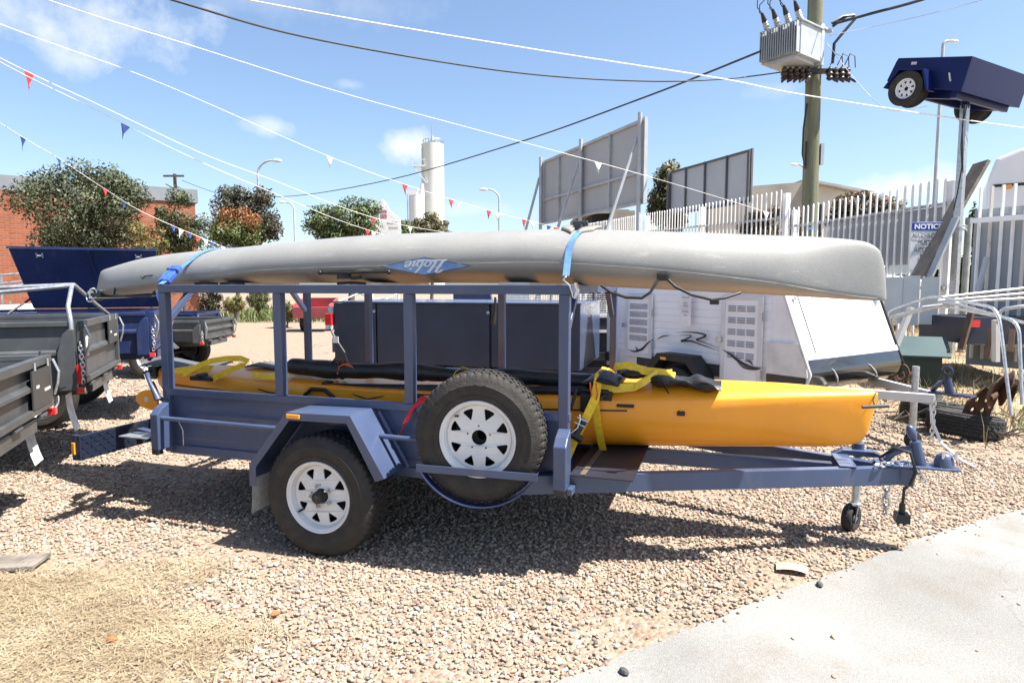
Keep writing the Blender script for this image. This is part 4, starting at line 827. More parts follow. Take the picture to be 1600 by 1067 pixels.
tpx('red_tipped_bush', 'rounded bush with red new leaves on top beside the dark tree', 318, 414, 336, 400, 26, 6500, .14, GREENL, cat='bush', mat2=REDLF, f2=.34, top_red=True, solid=.6, z0=0.2)
tpx('dark_tree', 'dark brownish round tree standing alone behind the red-tipped bush', 334, 446, 290, 388, 38, 6500, .26, DARKL, clump=22, solid=.3, z0=.5)
tpx('green_tree', 'bright green spreading tree left of the white gabled sign', 478, 612, 312, 392, 42, 6500, .28, GREENL, mat2=DARKL, f2=.25, clump=24, solid=.4)
tpx('round_bush', 'olive round bush in front of the tall silo', 638, 708, 335, 388, 52, 3500, .3, GUM, cat='bush', solid=.6)
tpx('small_bush', 'small bush peeping out right of the white sign', 618, 650, 345, 385, 47, 1300, .26, GREENL, cat='bush', solid=.5)
tpx('gum_tree', 'yellowish gum tree between the two billboards', 1008, 1082, 262, 362, 38, 5000, .28, GUM, mat2=YELLF, f2=.12, clump=20, solid=.4, z0=1)
tpx('hedge', 'dark reddish hedge behind the palisade right of the utility pole', 1285, 1408, 304, 372, 24, 5000, .2, DARKL, cat='hedge', mat2=RUSTL, f2=.25, clump=30, solid=.3, z0=.8)
tpx('fence_hedge', 'dark hedge glimpsed through the palisade left of the pole', 1150, 1280, 325, 380, 24, 4000, .2, DARKL, cat='hedge', mat2=RUSTL, f2=.2, clump=26, z0=.8)
tpx('gate_shrub', 'green shrub showing through the gap beside the white gate', 1500, 1534, 335, 520, 13, 2400, .12, GREENL, cat='shrub', z0=.5)
tpx('corner_shrub', 'dark green shrub low behind the notice board', 1385, 1480, 385, 450, 13.5, 3000, .12, DARKL, cat='shrub', mat2=GREENL, f2=.4, z0=.5)
for i, (x0, x1, y0, y1, D, mt, nn, lb) in enumerate(((345, 385, 462, 488, 25, YELLF, 1500, 'yellow-flowering low shrub at the edge of the gravel'), (300, 350, 452, 492, 26, OLIVE, 1800, 'dark shrub behind wire fence seen under the roof rail'), (380, 425, 452, 485, 27, GREENL, 1500, 'green shrub with orange tips seen under the roof rail'), (425, 470, 470, 505, 23, GREENL, 1500, 'dark shaded shrub left of the red cart'))):
    tpx('low_shrub', lb, x0, x1, y0, y1, D, nn, .11, mt, cat='shrub', mat2=RUSTL, f2=.15, solid=.4)
# grass strip and weeds at the far edge of the yard
ht = []
for _ in range(5000):
    x = rng.uniform(-13, 2); y = rng.uniform(26, 33); ht.append((x, y, .02))
blades('far_grass', 'green grass strip growing along the far edge of the yard', 'grass', ht, .35, .75, (1.2, .3), leaf_mat('grass_green', [(.06, .09, .02), (.11, .15, .04), (.20, .22, .08)]), .02)
rw = []
for _ in range(900):
    p = gnd(rng.uniform(285, 345), 499, 0); rw.append((p.x+rng.uniform(-.4, .4), rng.uniform(21.5, 24.5), 0))
blades('rusty_weeds', 'rusty brown dry weeds at the edge of the gravel beyond the grey trailer', 'weeds', rw, .5, 1.1, (.9, .35), RUSTL, .014)
hs = []
for _ in range(9500):
    x, y = rng.uniform(3.9, 10.5), rng.uniform(5.7, 13.5); k = smooth01((x-3.9)/.8)*smooth01((y-5.5)/1.2)
    if rng.random() < k and abs(x) < .86*y+.4: hs.append((x, y, gh(x, y)+bank(x, y)))
blades('dry_grass', 'tall dry grass and weeds on the bank below the frames', 'grass', hs, .10, .36, (.8, .4), DRYG, .004)
gs = [p for p in hs if 4.9 < p[0] < 7 and 6.3 < p[1] < 9][:900]
blades('green_weeds', 'low green weeds mixed into the dry grass on the bank', 'weeds', gs, .06, .18, (.7, .4), GREENL, .007)
# ---- brick hall at far left
def brick_mat():
    m = M('brick', (.3, .1, .05)); nt = m.node_tree; N = nt.nodes; L = nt.links; b = N['Principled BSDF']; tc = [n for n in N if n.type == 'TEX_COORD'][0]
    sp = N.new('ShaderNodeSeparateXYZ'); L.new(tc.outputs['Object'], sp.inputs[0]); cb_ = N.new('ShaderNodeCombineXYZ'); L.new(sp.outputs[0], cb_.inputs[0]); L.new(sp.outputs[2], cb_.inputs[1])
    br = N.new('ShaderNodeTexBrick'); br.inputs['Color1'].default_value = (.36, .10, .042, 1); br.inputs['Color2'].default_value = (.26, .07, .032, 1); br.inputs['Mortar'].default_value = (.26, .17, .12, 1)
    br.inputs['Scale'].default_value = 1; br.inputs['Mortar Size'].default_value = .010; br.inputs['Brick Width'].default_value = .24; br.inputs['Row Height'].default_value = .086; L.new(cb_.outputs[0], br.inputs['Vector']); L.new(br.outputs[0], b.inputs['Base Color'])
    bp = N.new('ShaderNodeBump'); bp.inputs['Distance'].default_value = .01; bp.invert = True; L.new(br.outputs['Fac'], bp.inputs['Height']); L.new(bp.outputs[0], b.inputs['Normal']); b.inputs['Roughness'].default_value = .9; return m
BF = Frame(-17.6, 22, 0, math.atan2(3.6, 5.1))
BH = thing('brick_hall', 'orange brick hall with grey metal parapet behind the olive tree', 'building', BF, (0, 5, 0))
obj('wall', MB().box(-16, 6.25, 0, 12, 0, 4.75), brick_mat(), BH)
obj('roof_fascia', MB().box(-16.1, 6.35, -.06, 12.1, 4.752, 5.26), M('grey_fascia', (.22, .24, .26), .5, .2, .1, 1), BH)
for x in (-9, -4.5, 0.2): obj('pier', MB().box(x-.22, x+.22, -.12, -.002, 0, 4.74), brick_mat(), BH)
# ---- concrete warehouse behind the pole
a, b = at(1176, 300, 30), at(1350, 300, 30)
WH = thing('warehouse', 'pale concrete warehouse with low gable behind the utility pole', 'building', WF, (a.x, 30, 0))
zt = at(0, 284, 30).z; zl = at(0, 291, 30).z; ze = at(0, 304, 30).z; xm = at(1262, 300, 30).x
CONCW = M('weathered_concrete_wall', (.30, .28, .25), .9, 0, .2, .6, .2, 20, detail=9)
obj('wall', MB().prism([(a.x-2, 0), (a.x-2, zl-.15), (xm, zt), (xm, 0)], 'y', 30, 31), CONCW, WH)
obj('gable_wall', MB().prism([(xm+.003, 0), (xm+.003, zt), (b.x, ze), (b.x, 0)], 'y', 30.2, 44), M('cream_wall', (.58, .56, .52), .8, 0, .08, 1), WH)
obj('roof', MB().bar((xm-.2, 37, zt+.06), (b.x+.3, 37, ze+.05), 14.5, .12), M('roof_metal', (.40, .40, .40), .5, .3, .1, 1), WH)
obj('door', MB().box(at(1300, 445, 30).x, at(1318, 445, 30).x, 30.15, 30.198, .5, 3.4), M('white_door', (.7, .7, .68), .6), WH)
SH = thing('dark_shed', 'dark open shed with pale corner post behind the large billboard', 'building', WF, (3, 32, 0))
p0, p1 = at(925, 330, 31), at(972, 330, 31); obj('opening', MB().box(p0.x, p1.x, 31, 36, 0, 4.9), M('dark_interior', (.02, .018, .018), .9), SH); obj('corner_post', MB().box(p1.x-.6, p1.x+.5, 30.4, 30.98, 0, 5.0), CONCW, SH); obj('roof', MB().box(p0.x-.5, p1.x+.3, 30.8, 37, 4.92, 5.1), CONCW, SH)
# ---- silo
S0 = at(676, 300, 150)
SI = thing('silo', 'tall pale cement silo with rooftop mast and side platform', 'silo', WF, (S0.x, 150, 0))
zt = at(0, 226, 150).z; CRM = M('cream_silo', (.60, .61, .56), .5, 0, .06, .15, detail=8)
obj('shaft', MB().cyl((S0.x+.2, 150, 0), (S0.x+.2, 150, zt), 2.45, n=40), CRM, SI, 40)
obj('band', MB().lathe([(2.47, 14), (2.55, 14), (2.55, 14.35), (2.47, 14.35)], 40, (S0.x+.2, 150, 0), 'z'), LGREY, SI)
rl = MB()
for k in range(20):
    t = k*2*math.pi/20; rl.cyl((S0.x+.2+2.4*math.cos(t), 150+2.4*math.sin(t), zt), (S0.x+.2+2.4*math.cos(t), 150+2.4*math.sin(t), zt+.85), .07, n=5)
rl.tube([(S0.x+.2+2.4*math.cos(t), 150+2.4*math.sin(t), zt+.85) for t in np.linspace(0, 6.283, 30)], .08, 5)
obj('top_railing', rl, GALV, SI)
obj('rooftop_machine', MB().box(S0.x-.9, S0.x+.9, 149.3, 150.7, zt, zt+.8).cyl((S0.x+.1, 150, zt+.8), (S0.x+.1, 150, zt+1.9), .5, .25), GALV, SI); obj('mast', MB().cyl((S0.x, 150, zt+1.5), (S0.x, 150, zt+4.2), .10), GALV, SI)
obj('ladder', MB().cyl((S0.x-2.5, 149.2, 6), (S0.x-2.2, 149.2, zt+1.2), .10, n=6).cyl((S0.x-2.5, 148.6, 6), (S0.x-2.2, 148.6, zt+1.2), .10, n=6), WHITE, SI)
obj('platform', MB().box(S0.x-4.2, S0.x-1.2, 147.4, 149.6, 28.2, 28.5).box(S0.x-4.2, S0.x-1.2, 147.4, 147.5, 29.6, 29.75).bar((S0.x-4, 147.6, 28.2), (S0.x-1.0, 147.6, 24.5), .25, .25).box(S0.x-4.2, S0.x-4.1, 147.4, 147.5, 28.5, 29.7).box(S0.x-2.7, S0.x-2.6, 147.4, 147.5, 28.5, 29.7), WHITE, SI)
S1 = at(651, 300, 146)
SJ = thing('small_silo', 'short white silo with vent pipes beside the tall silo', 'silo', WF, (S1.x, 146, 0)); z2 = at(0, 306, 146).z
obj('shaft', MB().cyl((S1.x, 146, 0), (S1.x, 146, z2), 1.75, n=30), WHITE, SJ, 40)
obj('vent', MB().cyl((S1.x+.2, 146, z2), (S1.x+.2, 146, z2+1.6), .3).cyl((S1.x+1.2, 146, z2), (S1.x+1.2, 146, z2+2.6), .55, .4).box(S1.x-2.2, S1.x+.2, 144.2, 144.4, z2+.1, z2+.9), WHITE, SJ)
obj('pipe', MB().tube([(S1.x-1.9, 145, 5), (S1.x-1.9, 145, z2+.6), (S1.x-2.6, 145, z2+1.2)], .12, 6), GALV, SJ)
# ---- white gabled sign
gsn = at(602, 340, 45); gx0, gx1 = at(574, 445, 45).x, at(628, 445, 45).x; zb = at(0, 372, 45).z; ztp = at(0, 311, 45).z
SG = thing('gabled_sign', 'white gabled sign board on posts left of the silo', 'sign', WF, (gsn.x, 45, 0))
gw = gx1-gx0
obj('panel', MB().prism([(gx0, zb), (gx0, ztp-.75), (gx0+gw*.30, ztp-.62), (gx0+gw*.38, ztp-.22), (gx0+gw*.47, ztp), (gx0+gw*.56, ztp-.2), (gx0+gw*.70, ztp-.8), (gx0+gw*.80, ztp-1.0), (gx0+gw*.98, ztp-1.35), (gx0+gw, zb)], 'y', 45, 45.12), M('bright_white', (.85, .85, .83), .6), SG)
for k, (u0, u1, v0, v1, mt) in enumerate(((.42, .60, .95, .75, 'r'), (.42, .60, 1.05, 1.3, 'r'), (.08, .34, 1.0, 1.18, 'g'), (.62, .9, 1.5, 1.66, 'g'), (.66, .92, 1.85, 1.98, 'g'))):
    obj('lettering_patch', MB().box(gx0+gw*u0, gx0+gw*u1, 44.985, 44.998, ztp-max(v0, v1), ztp-min(v0, v1)), M('faded_red_print', (.45, .20, .18), .7, 0, .5, 14) if mt == 'r' else M('faded_grey_print', (.66, .62, .62), .7, 0, .2, 20), SG)
for x in (gx0+.3, gx1-.3): obj('post', MB().cyl((x, 45.2, 0), (x, 45.2, zb+.5), .08), WHITE, SG)
# ---- billboards seen from behind
def billboard(name, label, q, fmat, pmat, vert, horiz, legs, struts, posts):
    TL, TR_, BR, BL = [at(*k) for k in q]; rz = math.atan2(TR_.y-TL.y, TR_.x-TL.x); fr = Frame(TL.x, TL.y, 0, rz); Lg = math.hypot(TR_.x-TL.x, TR_.y-TL.y); z1, z0 = (TL.z+TR_.z)/2, (BL.z+BR.z)/2
    t = thing(name, label, 'billboard', fr, (Lg/2, 0, 0)); n = len(vert)+1; xs = [0]+[v*Lg for v in vert]+[Lg]
    for i in range(n): obj('panel', MB().box(xs[i]+.01, xs[i+1]-.01, .0, .04, z0, z1), pmat, t)
    for x in xs: obj('stud', MB().box(x-.03, x+.03, -.09, -.002, z0-.05, z1+.05), fmat, t)
    for h in horiz: obj('girt', MB().box(0.05, Lg-.05, -.075, -.004, z0+(z1-z0)*h-.04, z0+(z1-z0)*h+.04), fmat, t)
    for x in legs: obj('leg', MB().cyl((x*Lg, -.16, 0), (x*Lg, -.16, z1+posts), .06, n=10), fmat, t)
    for x, dz, dy in struts: obj('strut', MB().cyl((x*Lg, -.18, z0+(z1-z0)*dz), (x*Lg-.1, -dy, .3), .05, n=8), fmat, t)
    return t
GALVD = M('dull_galvanised', (.42, .44, .46), .55, .2, .12, 3)
billboard('large_billboard', 'large billboard seen from behind with pale steel struts', [(851, 252, 24), (1011, 189, 17.8), (1011, 318, 17.8), (853, 348, 24)], GALVD, M('grey_board', (.40, .415, .43), .7, 0, .05, 1), [.20, .45, .72], [0.0, .38, 1.0], [.0, .47, .985], [(-.01, .75, 1.6), (.46, .8, 1.9), (.97, .8, 2.0)], .18)
billboard('small_billboard', 'smaller billboard with dark frame right of the larger one', [(1049, 270, 30), (1177, 234, 25), (1177, 313, 25), (1050, 337, 30)], M('dark_frame', (.10, .10, .11), .6), M('pale_board', (.44, .46, .49), .7, 0, .05, 1), [.22, .47, .73], [.0, 1.0], [.0, .99], [], 0)
# ---- street lights and poles
def lamp_post(label, px, ytop, D, reach, ybase=400, r=.07, hd=1.0):
    p = at(px, ytop, D); t = thing('street_lamp', label, 'street lamp', WF, (p.x, D, 0), 'street lamps along the road'); s = 1 if reach > 0 else -1; w_ = abs(reach)*D/1000; pts = [(p.x, D, 0), (p.x, D, p.z-w_*.8)]
    for k in range(1, 8): a = k/7*math.pi/2; pts.append((p.x+s*w_*.85*(1-math.cos(a)), D, p.z-w_*.8+w_*.8*math.sin(a)))
    obj('pole', MB().tube(pts, [r*1.2]+[r]*(len(pts)-2)+[r*.7], 8), GALVD, t, 50)
    e = pts[-1]; obj('lamp_head', MB().ball((e[0]+s*.35*hd, D, e[2]-.02), .36*hd, 10, (1, .45, .32)), WHITE, t, 60)
lamp_post('grey street lamp above the dark round tree arching right', 402, 251, 44, 26); lamp_post('thin street lamp right of the dark round tree', 459, 316, 62, -14, r=.08); lamp_post('street lamp arching left between silo and large billboard', 780, 296, 52, -20); lamp_post('tall street lamp behind the trailer raised on a post', 1474, 64, 24, 10, r=.055, hd=.5); lamp_post('small street lamp peeping left of the utility pole', 1256, 257, 45, -10, hd=.8)
pp = at(273, 272, 70); DP = thing('power_pole', 'small distant timber power pole above the brick hall', 'power pole', WF, (pp.x, 70, 0))
obj('pole', MB().cyl((pp.x, 70, 0), (pp.x, 70, pp.z), .22, .17), BARK, DP, 40); obj('crossarm', MB().box(pp.x-1.1, pp.x+1.1, 69.7, 69.85, pp.z-.35, pp.z-.15).bar((pp.x-.9, 69.8, pp.z-1.1), (pp.x, 69.8, pp.z-1.6), .1, .1), BARK, DP)
# ---- utility pole with transformer
UD = 16; UX = 7.27
UP = thing('utility_pole', 'green-stained timber utility pole carrying a grey transformer', 'utility pole', WF, (UX, UD, 0))
GPOLE = M('green_timber', (.115, .125, .075), .85, 0, .2, 2, .4, 18, col2=(.20, .195, .13))
nt = GPOLE.node_tree; mp = nt.nodes.new('ShaderNodeMapping'); mp.inputs['Scale'].default_value = (6, 6, .35); tcn = [n for n in nt.nodes if n.type == 'TEX_COORD'][0]; nz = [n for n in nt.nodes if n.type == 'TEX_NOISE'][0]; nt.links.new(tcn.outputs['Object'], mp.inputs[0]); nt.links.new(mp.outputs[0], nz.inputs['Vector'])
obj('pole', MB().cyl((UX+.12, UD, 0), (UX-.03, UD, 10.6), .195, .165, 20), GPOLE, UP, 40)
kc_ = at(1247, 55, 15.0); KM = Matrix.Translation((kc_.x, 15.0, 0)) @ Matrix.Rotation(math.atan2(.6, .8), 4, 'Z')
def trf(name, mb, mat, par, **k): return obj(name, mb.xf(KM), mat, par, **k)
tz0, tz1 = at(0, 82, 15).z, at(0, 30, 15).z
PALE = M('pale_grey_enamel', (.38, .41, .43), .4, 0, .08, 4)
tk = trf('transformer_tank', MB().box(.12, 1.02, .0, .98, tz0, tz1), PALE, UP, bevel=.01)
trf('tank_lid', MB().box(.08, 1.06, -.04, 1.02, tz1+.002, tz1+.04), PALE, tk, bevel=.005)
for k in range(17): trf('cooling_fin', MB().box(-.02, .118, .02+k*.057, .02+k*.057+.016, tz0+.03, tz1-.02), PALE, tk)
trf('cradle', MB().box(.1, .9, .1, .8, tz0-.08, tz0-.003), GALVD, tk)
trf('bracket', MB().box(1.022, 1.16, .0, .62, tz0-.06, tz1+.16).box(.95, 1.5, -.02, .10, tz1+.05, tz1+.10), PALE, UP)
trf('side_brace', MB().bar((1.03, -.02, tz0+.05), (1.03, .22, tz1-.02), .02, .02).bar((.6, -.012, tz0+.1), (.85, -.012, tz1-.1), .02, .02), PALE, tk)
for k in range(4):
    for row in range(2 if k < 3 else 1):
        y = .88-k*.27+.12*row; x0 = .20+.28*row
        bm_ = Matrix.Translation((x0, y, tz1+.04)) @ Matrix.Rotation(R(-38), 4, 'Y')
        trf('bushing', MB().lathe([(.05, 0), (.085, .03), (.05, .06), (.08, .09), (.05, .12), (.075, .15), (.045, .18), (.07, .21), (.035, .26), (.001, .27)], 12, (0, 0, 0), 'z').xf(bm_), M('white_porcelain', (.42, .41, .40), .3), tk, smooth=40)
        trf('bushing_cap', MB().cyl((0, 0, .24), (0, 0, .44), .062, .03).xf(bm_), BLACK, tk)
        e_ = bm_ @ Vector((0, 0, .44)); trf('lead', MB().tube([e_, e_+Vector((-.12, .05, .12)), e_+Vector((-.12, .05, .28)), e_+Vector((.1, 0, .5)), e_+Vector((.5, -.1, 1.0))], .012, 5), BLACK, tk)
for sgn, n_ in ((-1, 4), (1, 3)):
    arm = obj('fuse_arm', MB().box(min(UX, UX+sgn*.75), max(UX, UX+sgn*.75), UD-.30, UD-.2, 6.55, 6.65), BLACK, UP)
    for k in range(n_+1):
        xx = UX+sgn*(.26+k*.14); obj('fuse', MB().lathe([(.03, 0), (.085, .05), (.06, .10), (.09, .15), (.05, .2), (.07, .26), (.02, .32)], 10, (xx, UD-.34, 6.36-.02*(k % 2)), 'z').bar((xx, UD-.4, 6.40), (xx+sgn*.12, UD-.5, 6.28), .04, .05), M('brown_porcelain', (.035, .022, .018), .35), arm, 40)
for k in range(3): obj('jumper', MB().tube([(UX+.25+k*.17, UD-.35, 6.7), (UX+.35+k*.17, UD-.4, 6.95), (UX+.5+k*.15, UD-.4, 6.9), (UX+.55+k*.15, UD-.35, 6.65)], .012, 5), BLACK, UP)
obj('conduit', MB().tube([(UX-.15, UD-.1, 5.9), (UX-.21, UD-.1, 5.3), (UX-.22, UD-.12, 4.7), (UX-.14, UD-.12, 4.35), (UX-.13, UD-.1, 5.0)], .02, 6).box(UX+.255, UX+.30, UD-.14, UD-.06, .5, 3.5), BLACK, UP)
obj('meter_box', MB().box(UX+.225, UX+.30, UD-.14, UD+.02, 4.45, 4.95), PALE, UP)
for zz, mt in ((2.88, BLUW), (2.68, M('green_tag', (.05, .35, .22), .5))): obj('tag', MB().box(UX-.08, UX+.12, UD-.202, UD-.186, zz, zz+.05), mt, UP)
obj('cable_loop', MB().tube([(UX+.35, UD-.2, 7.65), (UX+.7, UD-.2, 7.9), (UX+.9, UD-.2, 7.85), (UX+.6, UD-.2, 7.5), (UX+.4, UD-.2, 7.25), (UX+.38, UD-.2, 6.8)], .035, 7).tube([(UX+.3, UD-.25, 7.7), (UX+.55, UD-.25, 7.85), (UX+.85, UD-.2, 7.9)], .03, 6), BLACK, UP, 50)
# ================================================================ FENCE, POST, RAISED TRAILER
FD = 10.3; fx = at(1483, 445, FD).x; fdir = Vector((-.186, 1, 0)).normalized(); FF = Frame(fx, FD, 0, math.atan2(fdir.y, fdir.x))
zr = at(0, 316.5, FD).z
WP = M('white_fence_paint', (.82, .83, .83), .45, 0, .06, 5); 
def fence(name, label, s0, s1, zr0, zr1, up, down, st, panel=None, both_rails=True, wd=.034):
    t = thing(name, label, 'fence', FF, (s0, 0, 0)); n = int((s1-s0)/st); L0 = s1-s0
    def zat(s): return zr0+(zr1-zr0)*(s-s0)/L0
    pk = mesh_of('picket', MB().prism([(-wd/2, 0), (wd/2, 0), (wd/2, down+up-.05), (0, down+up), (-wd/2, down+up-.05)], 'y', -.012, .012), WP)
    for i in range(n+1):
        s = s0+i*st; o = bpy.data.objects.new('picket', pk); C.objects.link(o); o.parent = t; o.location = (s-s0, .03+random.gauss(0, .003), zat(s)-down+random.gauss(0, .006))
    obj('rail', MB().bar((s0-.05, -.012, zat(s0)), (s1, -.012, zat(s1)), .05, .05), GALVD, t); obj('rail', MB().bar((s0-.05, -.012, zat(s0)-1.35), (s1, -.012, zat(s1)-1.35), .05, .05), GALVD, t)
    for s in np.arange(s0, s1+.1, 4.1): obj('post', MB().box(s-.06, s+.06, -.17, -.05, 0, zat(s)+up*.9), WP, t)
    if panel: obj('sheet_panel', MB().add([(panel[0], -.045, zat(panel[0])+panel[2]), (panel[1], -.045, zat(panel[1])+panel[2]), (panel[1], -.045, zat(panel[1])-panel[3]), (panel[0], -.045, zat(panel[0])-panel[3])], [(0, 1, 2, 3)]), M('grey_sheet', (.30, .33, .36), .6, 0, .05, 1), t)
    return t
fence('palisade_fence', 'white steel palisade fence with grey sheeting beside the notice', .15, 4.35, zr, zr, .40, 2.3, .165, (.2, 3.0, -.03, .95))
fence('palisade_fence', 'long white palisade fence receding behind the grey kayak', 4.6, 22, zr+.22, zr+.95, .62, 2.4, .20)
gd = FD-1.2; GX = at(1524, 445, gd).x; 
gz = at(0, 345, gd).z
GT = thing('palisade_gate', 'white palisade gate with grey sheet at the right edge', 'gate', WF, (GX, gd, 0)); gdir = Vector((.35, -.60, 0)).normalized()
for i in range(10):
    p = Vector((GX, gd, 0))+gdir*(i*.135); obj('picket', MB().box(p.x-.018, p.x+.018, p.y-.012, p.y+.012, .5, gz+.46), M('rusty_white_paint', (.62, .60, .56), .55, 0, .1, 8, col2=(.40, .24, .14), ramp=(.60, .72)) if i % 3 == 1 else WP, GT)
for zz in (gz, gz-1.7): obj('rail', MB().bar(Vector((GX-.1, gd+.03, zz)), Vector((GX, gd+.03, zz))+gdir*1.5, .05, .07), WP, GT)
obj('sheet_panel', MB().add([Vector((GX, gd+.10, .4)), Vector((GX, gd+.1, .4))+gdir*1.6, Vector((GX, gd+.1, gz+.16))+gdir*1.6, Vector((GX, gd+.1, gz+.16))], [(0, 1, 2, 3)]), M('grey_sheet', (.3, .33, .36)), GT)
obj('leaning_bar', MB().bar(at(1524, 470, gd-.3), at(1542, 402, gd-.25), .05, .05), GALVD, GT)
PD = FD-.45; PX = at(1491, 445, PD).x
SP_ = thing('steel_post', 'tall galvanised square post holding up the small blue trailer', 'post', WF, (PX, PD, 0)); ptz = at(0, 165, PD).z
PM = Matrix.Translation((PX, PD, 0)) @ Matrix.Rotation(R(30), 4, 'Z')
obj('shaft', MB().box(-.048, .048, -.048, .048, 0, ptz).xf(PM), GALV, SP_, None, .005)
obj('hinge_post', MB().cyl((PX+.2, PD+.05, .3), (PX+.2, PD+.05, at(0, 340, PD).z), .05, n=10), M('weathered_tube', (.36, .37, .35), .6, .3, .2, 8), SP_, 40)
obj('wire', MB().tube([(PX-.08, PD-.1, 4.2), (PX-.10, PD-.11, 3.6), (PX-.06, PD-.1, 3.3), (PX-.12, PD-.12, 2.9), (PX-.16, PD-.12, 2.65)], .010, 5).tube([(PX+.0, PD-.1, 4.4), (PX-.10, PD-.11, 3.9), (PX-.04, PD-.1, 3.2)], .008, 5), BLACK, SP_)
for zz in (2.38, 2.42, 2.36): obj('binding_wire', MB().tube([(PX+.12*math.cos(t), PD+.12*math.sin(t), zz+.02*math.sin(3*t)) for t in np.linspace(0, 6.28, 16)], .007, 5), GALVD, SP_)
pb0, pb1 = at(1434, 432, PD+.10), at(1534, 254, PD+.20)
solo('timber_plank', MB().bar(pb0, pb1, .05, .32, (0, -1, 0)), M('weathered_timber', (.15, .13, .11), .9, 0, .25, 5, .5, 30, col2=(.24, .215, .18)), 'long weathered grey plank leaning behind the steel post', 'plank', WF, tuple(pb0), None, .004).modifiers
solo('metal_gutter', MB().bar(at(1453, 432, PD-.13), at(1494, 340, PD-.13), .03, .14, (0, -1, 0)), GALVD, 'bright metal channel leaning against the steel post', 'gutter', WF, tuple(at(1453, 432, PD-.13)), None, .003)
# notice board
sd_ = PD+.28; NS = thing('notice_board', 'white notice board with blue heading fixed to the palisade', 'sign', WF, tuple(at(1441, 400, sd_)))
nx0, nx1 = at(1419, 445, sd_).x, at(1465, 445, sd_).x; nz1, nz0 = at(0, 347, sd_).z, at(0, 421, sd_).z; NM = Matrix.Translation((nx0, sd_, 0)) @ Matrix.Rotation(R(-4), 4, 'Z'); nw = nx1-nx0+.04
obj('board', MB().box(0, nw, 0, .012, nz0, nz1).xf(NM), M('sign_white', (.66, .68, .70), .5, 0, .03, 3), NS)
obj('heading_band', MB().box(.008, nw-.008, -.003, -.001, nz1-.135, nz1-.012).xf(NM), M('sign_blue', (.03, .08, .38), .5), NS)
def sign_text(txt, z, sz, mat, bold=0.0, wmax=None):
    vs, fs = text_mesh(txt, sz, .001, 0, bold); xs = [v[0] for v in vs]; k = 1 if not wmax else wmax/(max(xs)-min(xs))
    obj('lettering', MB().add([(nw/2+x*k, -.006-zz, z+y) for x, y, zz in vs], fs).xf(NM), mat, NS)
LT = M('sign_black', (.03, .03, .035), .5)
sign_text('NOTICE', nz1-.075, .105, M('sign_letter_white', (.85, .85, .85), .5), .004, nw*.82)
for i, (tx, wm) in enumerate((('ALL CHILDREN', .92), ('MUST BE', .58), ('SUPERVISED', .80), ('BY AN', .40), ('ADULT', .45))): sign_text(tx, nz1-.215-i*.108, .088, LT, 0, nw*wm)
# small trailer on the post
TD = 9.25; c0 = at(1518, 110, TD); u = Vector((.50, -.866, 0)); TM = Frame(c0.x, c0.y, 0, math.atan2(.5, .866))   # local x = v (right, away), local -y = towards camera ; corner at 0
RT = thing('raised_trailer', 'small dark blue box trailer mounted high on the steel post', 'trailer', TM, (.6, .8, c0.z-.6))
zt = at(0, 88, TD).z; NV2 = M('deep_blue_paint', (.004, .010, .075), .36, 0, .1, 3, .04, 60, .0, spec=.25)
RL, RWD = 1.06, 1.75
zb = zt-.46
obj('side_panel', MB().prism([(0, zb), (0, zt), (RL, zt), (RL+.02, zt-.05), (RL+.08, zb+.14), (RL+.05, zb+.10), (RL*.6, zb+.05)], 'x', 0, .03), NV2, RT, None, .004)
obj('side_panel', MB().prism([(0, zb), (0, zt), (RL, zt), (RL+.10, zb+.16), (RL*.6, zb+.06)], 'x', RWD-.03, RWD), NV2, RT)
obj('end_panel', MB().box(.032, RWD-.032, 0, .03, zb, zt), NV2, RT); obj('end_panel', MB().box(.032, RWD-.032, RL-.03, RL, zb+.1, zt), NV2, RT)
obj('floor', MB().box(.032, RWD-.032, .032, RL-.032, zb+.03, zb+.05), NV2, RT)
obj('chassis', MB().box(.1, RWD-.1, .1, .18, zb-.08, zb+.028).box(.1, RWD-.1, RL-.4, RL-.32, zb-.08, zb+.028).box(.2, .28, .182, RL-.402, zb-.08, zb+.028).box(RWD-.28, RWD-.2, .182, RL-.402, zb-.08, zb+.028), NV2, RT)
wy = .70
for sgn, x in ((-1, -.19), (1, RWD+.19)):
    m_ = Matrix.Rotation(R(-90) if sgn < 0 else R(90), 4, 'Z'); wheel(RT, (x, wy, zb+.0), m_, hub=False, rl=.145, Rw=.225, tread=False, n=48)
    x0, x1 = (-.2, -.002) if sgn < 0 else (RWD+.002, RWD+.2)
    obj('mudguard', MB().prism([(wy-.34, zb-.02), (wy-.19, zb+.28), (wy+.19, zb+.28), (wy+.34, zb+.0), (wy+.31, zb+.0), (wy+.17, zb+.255), (wy-.17, zb+.255), (wy-.31, zb-.02)], 'x', x0, x1), NV2, RT)
obj('axle', MB().cyl((0, wy, zb-.06), (RWD, wy, zb-.06), .03), BLACK, RT); None
obj('tie_loop', MB().bar((-.004, .18, zt-.33), (-.004, .23, zt-.22), .012, .05, (1, 0, 0)), WHITE, RT); obj('reflector', MB().box(-.012, -.002, .75, .83, zt-.10, zt-.06), M('pale_lens', (.7, .6, .55), .3), RT)
tilt = Matrix.Translation((0, 0, zt)) @ Matrix.Rotation(R(15), 4, 'X') @ Matrix.Translation((0, 0, -zt)); o_ = ORG[RT]
for ch in list(RT.children)+[g_ for c_ in RT.children for g_ in c_.children]: ch.data.transform(Matrix.Translation(-o_) @ tilt @ Matrix.Translation(o_))
pm_ = TM.l((PX, PD, 0)); obj('mount', MB().cyl((pm_.x, pm_.y, ptz-.05), (pm_.x, pm_.y, zb+.16), .055, n=12), NV2, RT, 40)
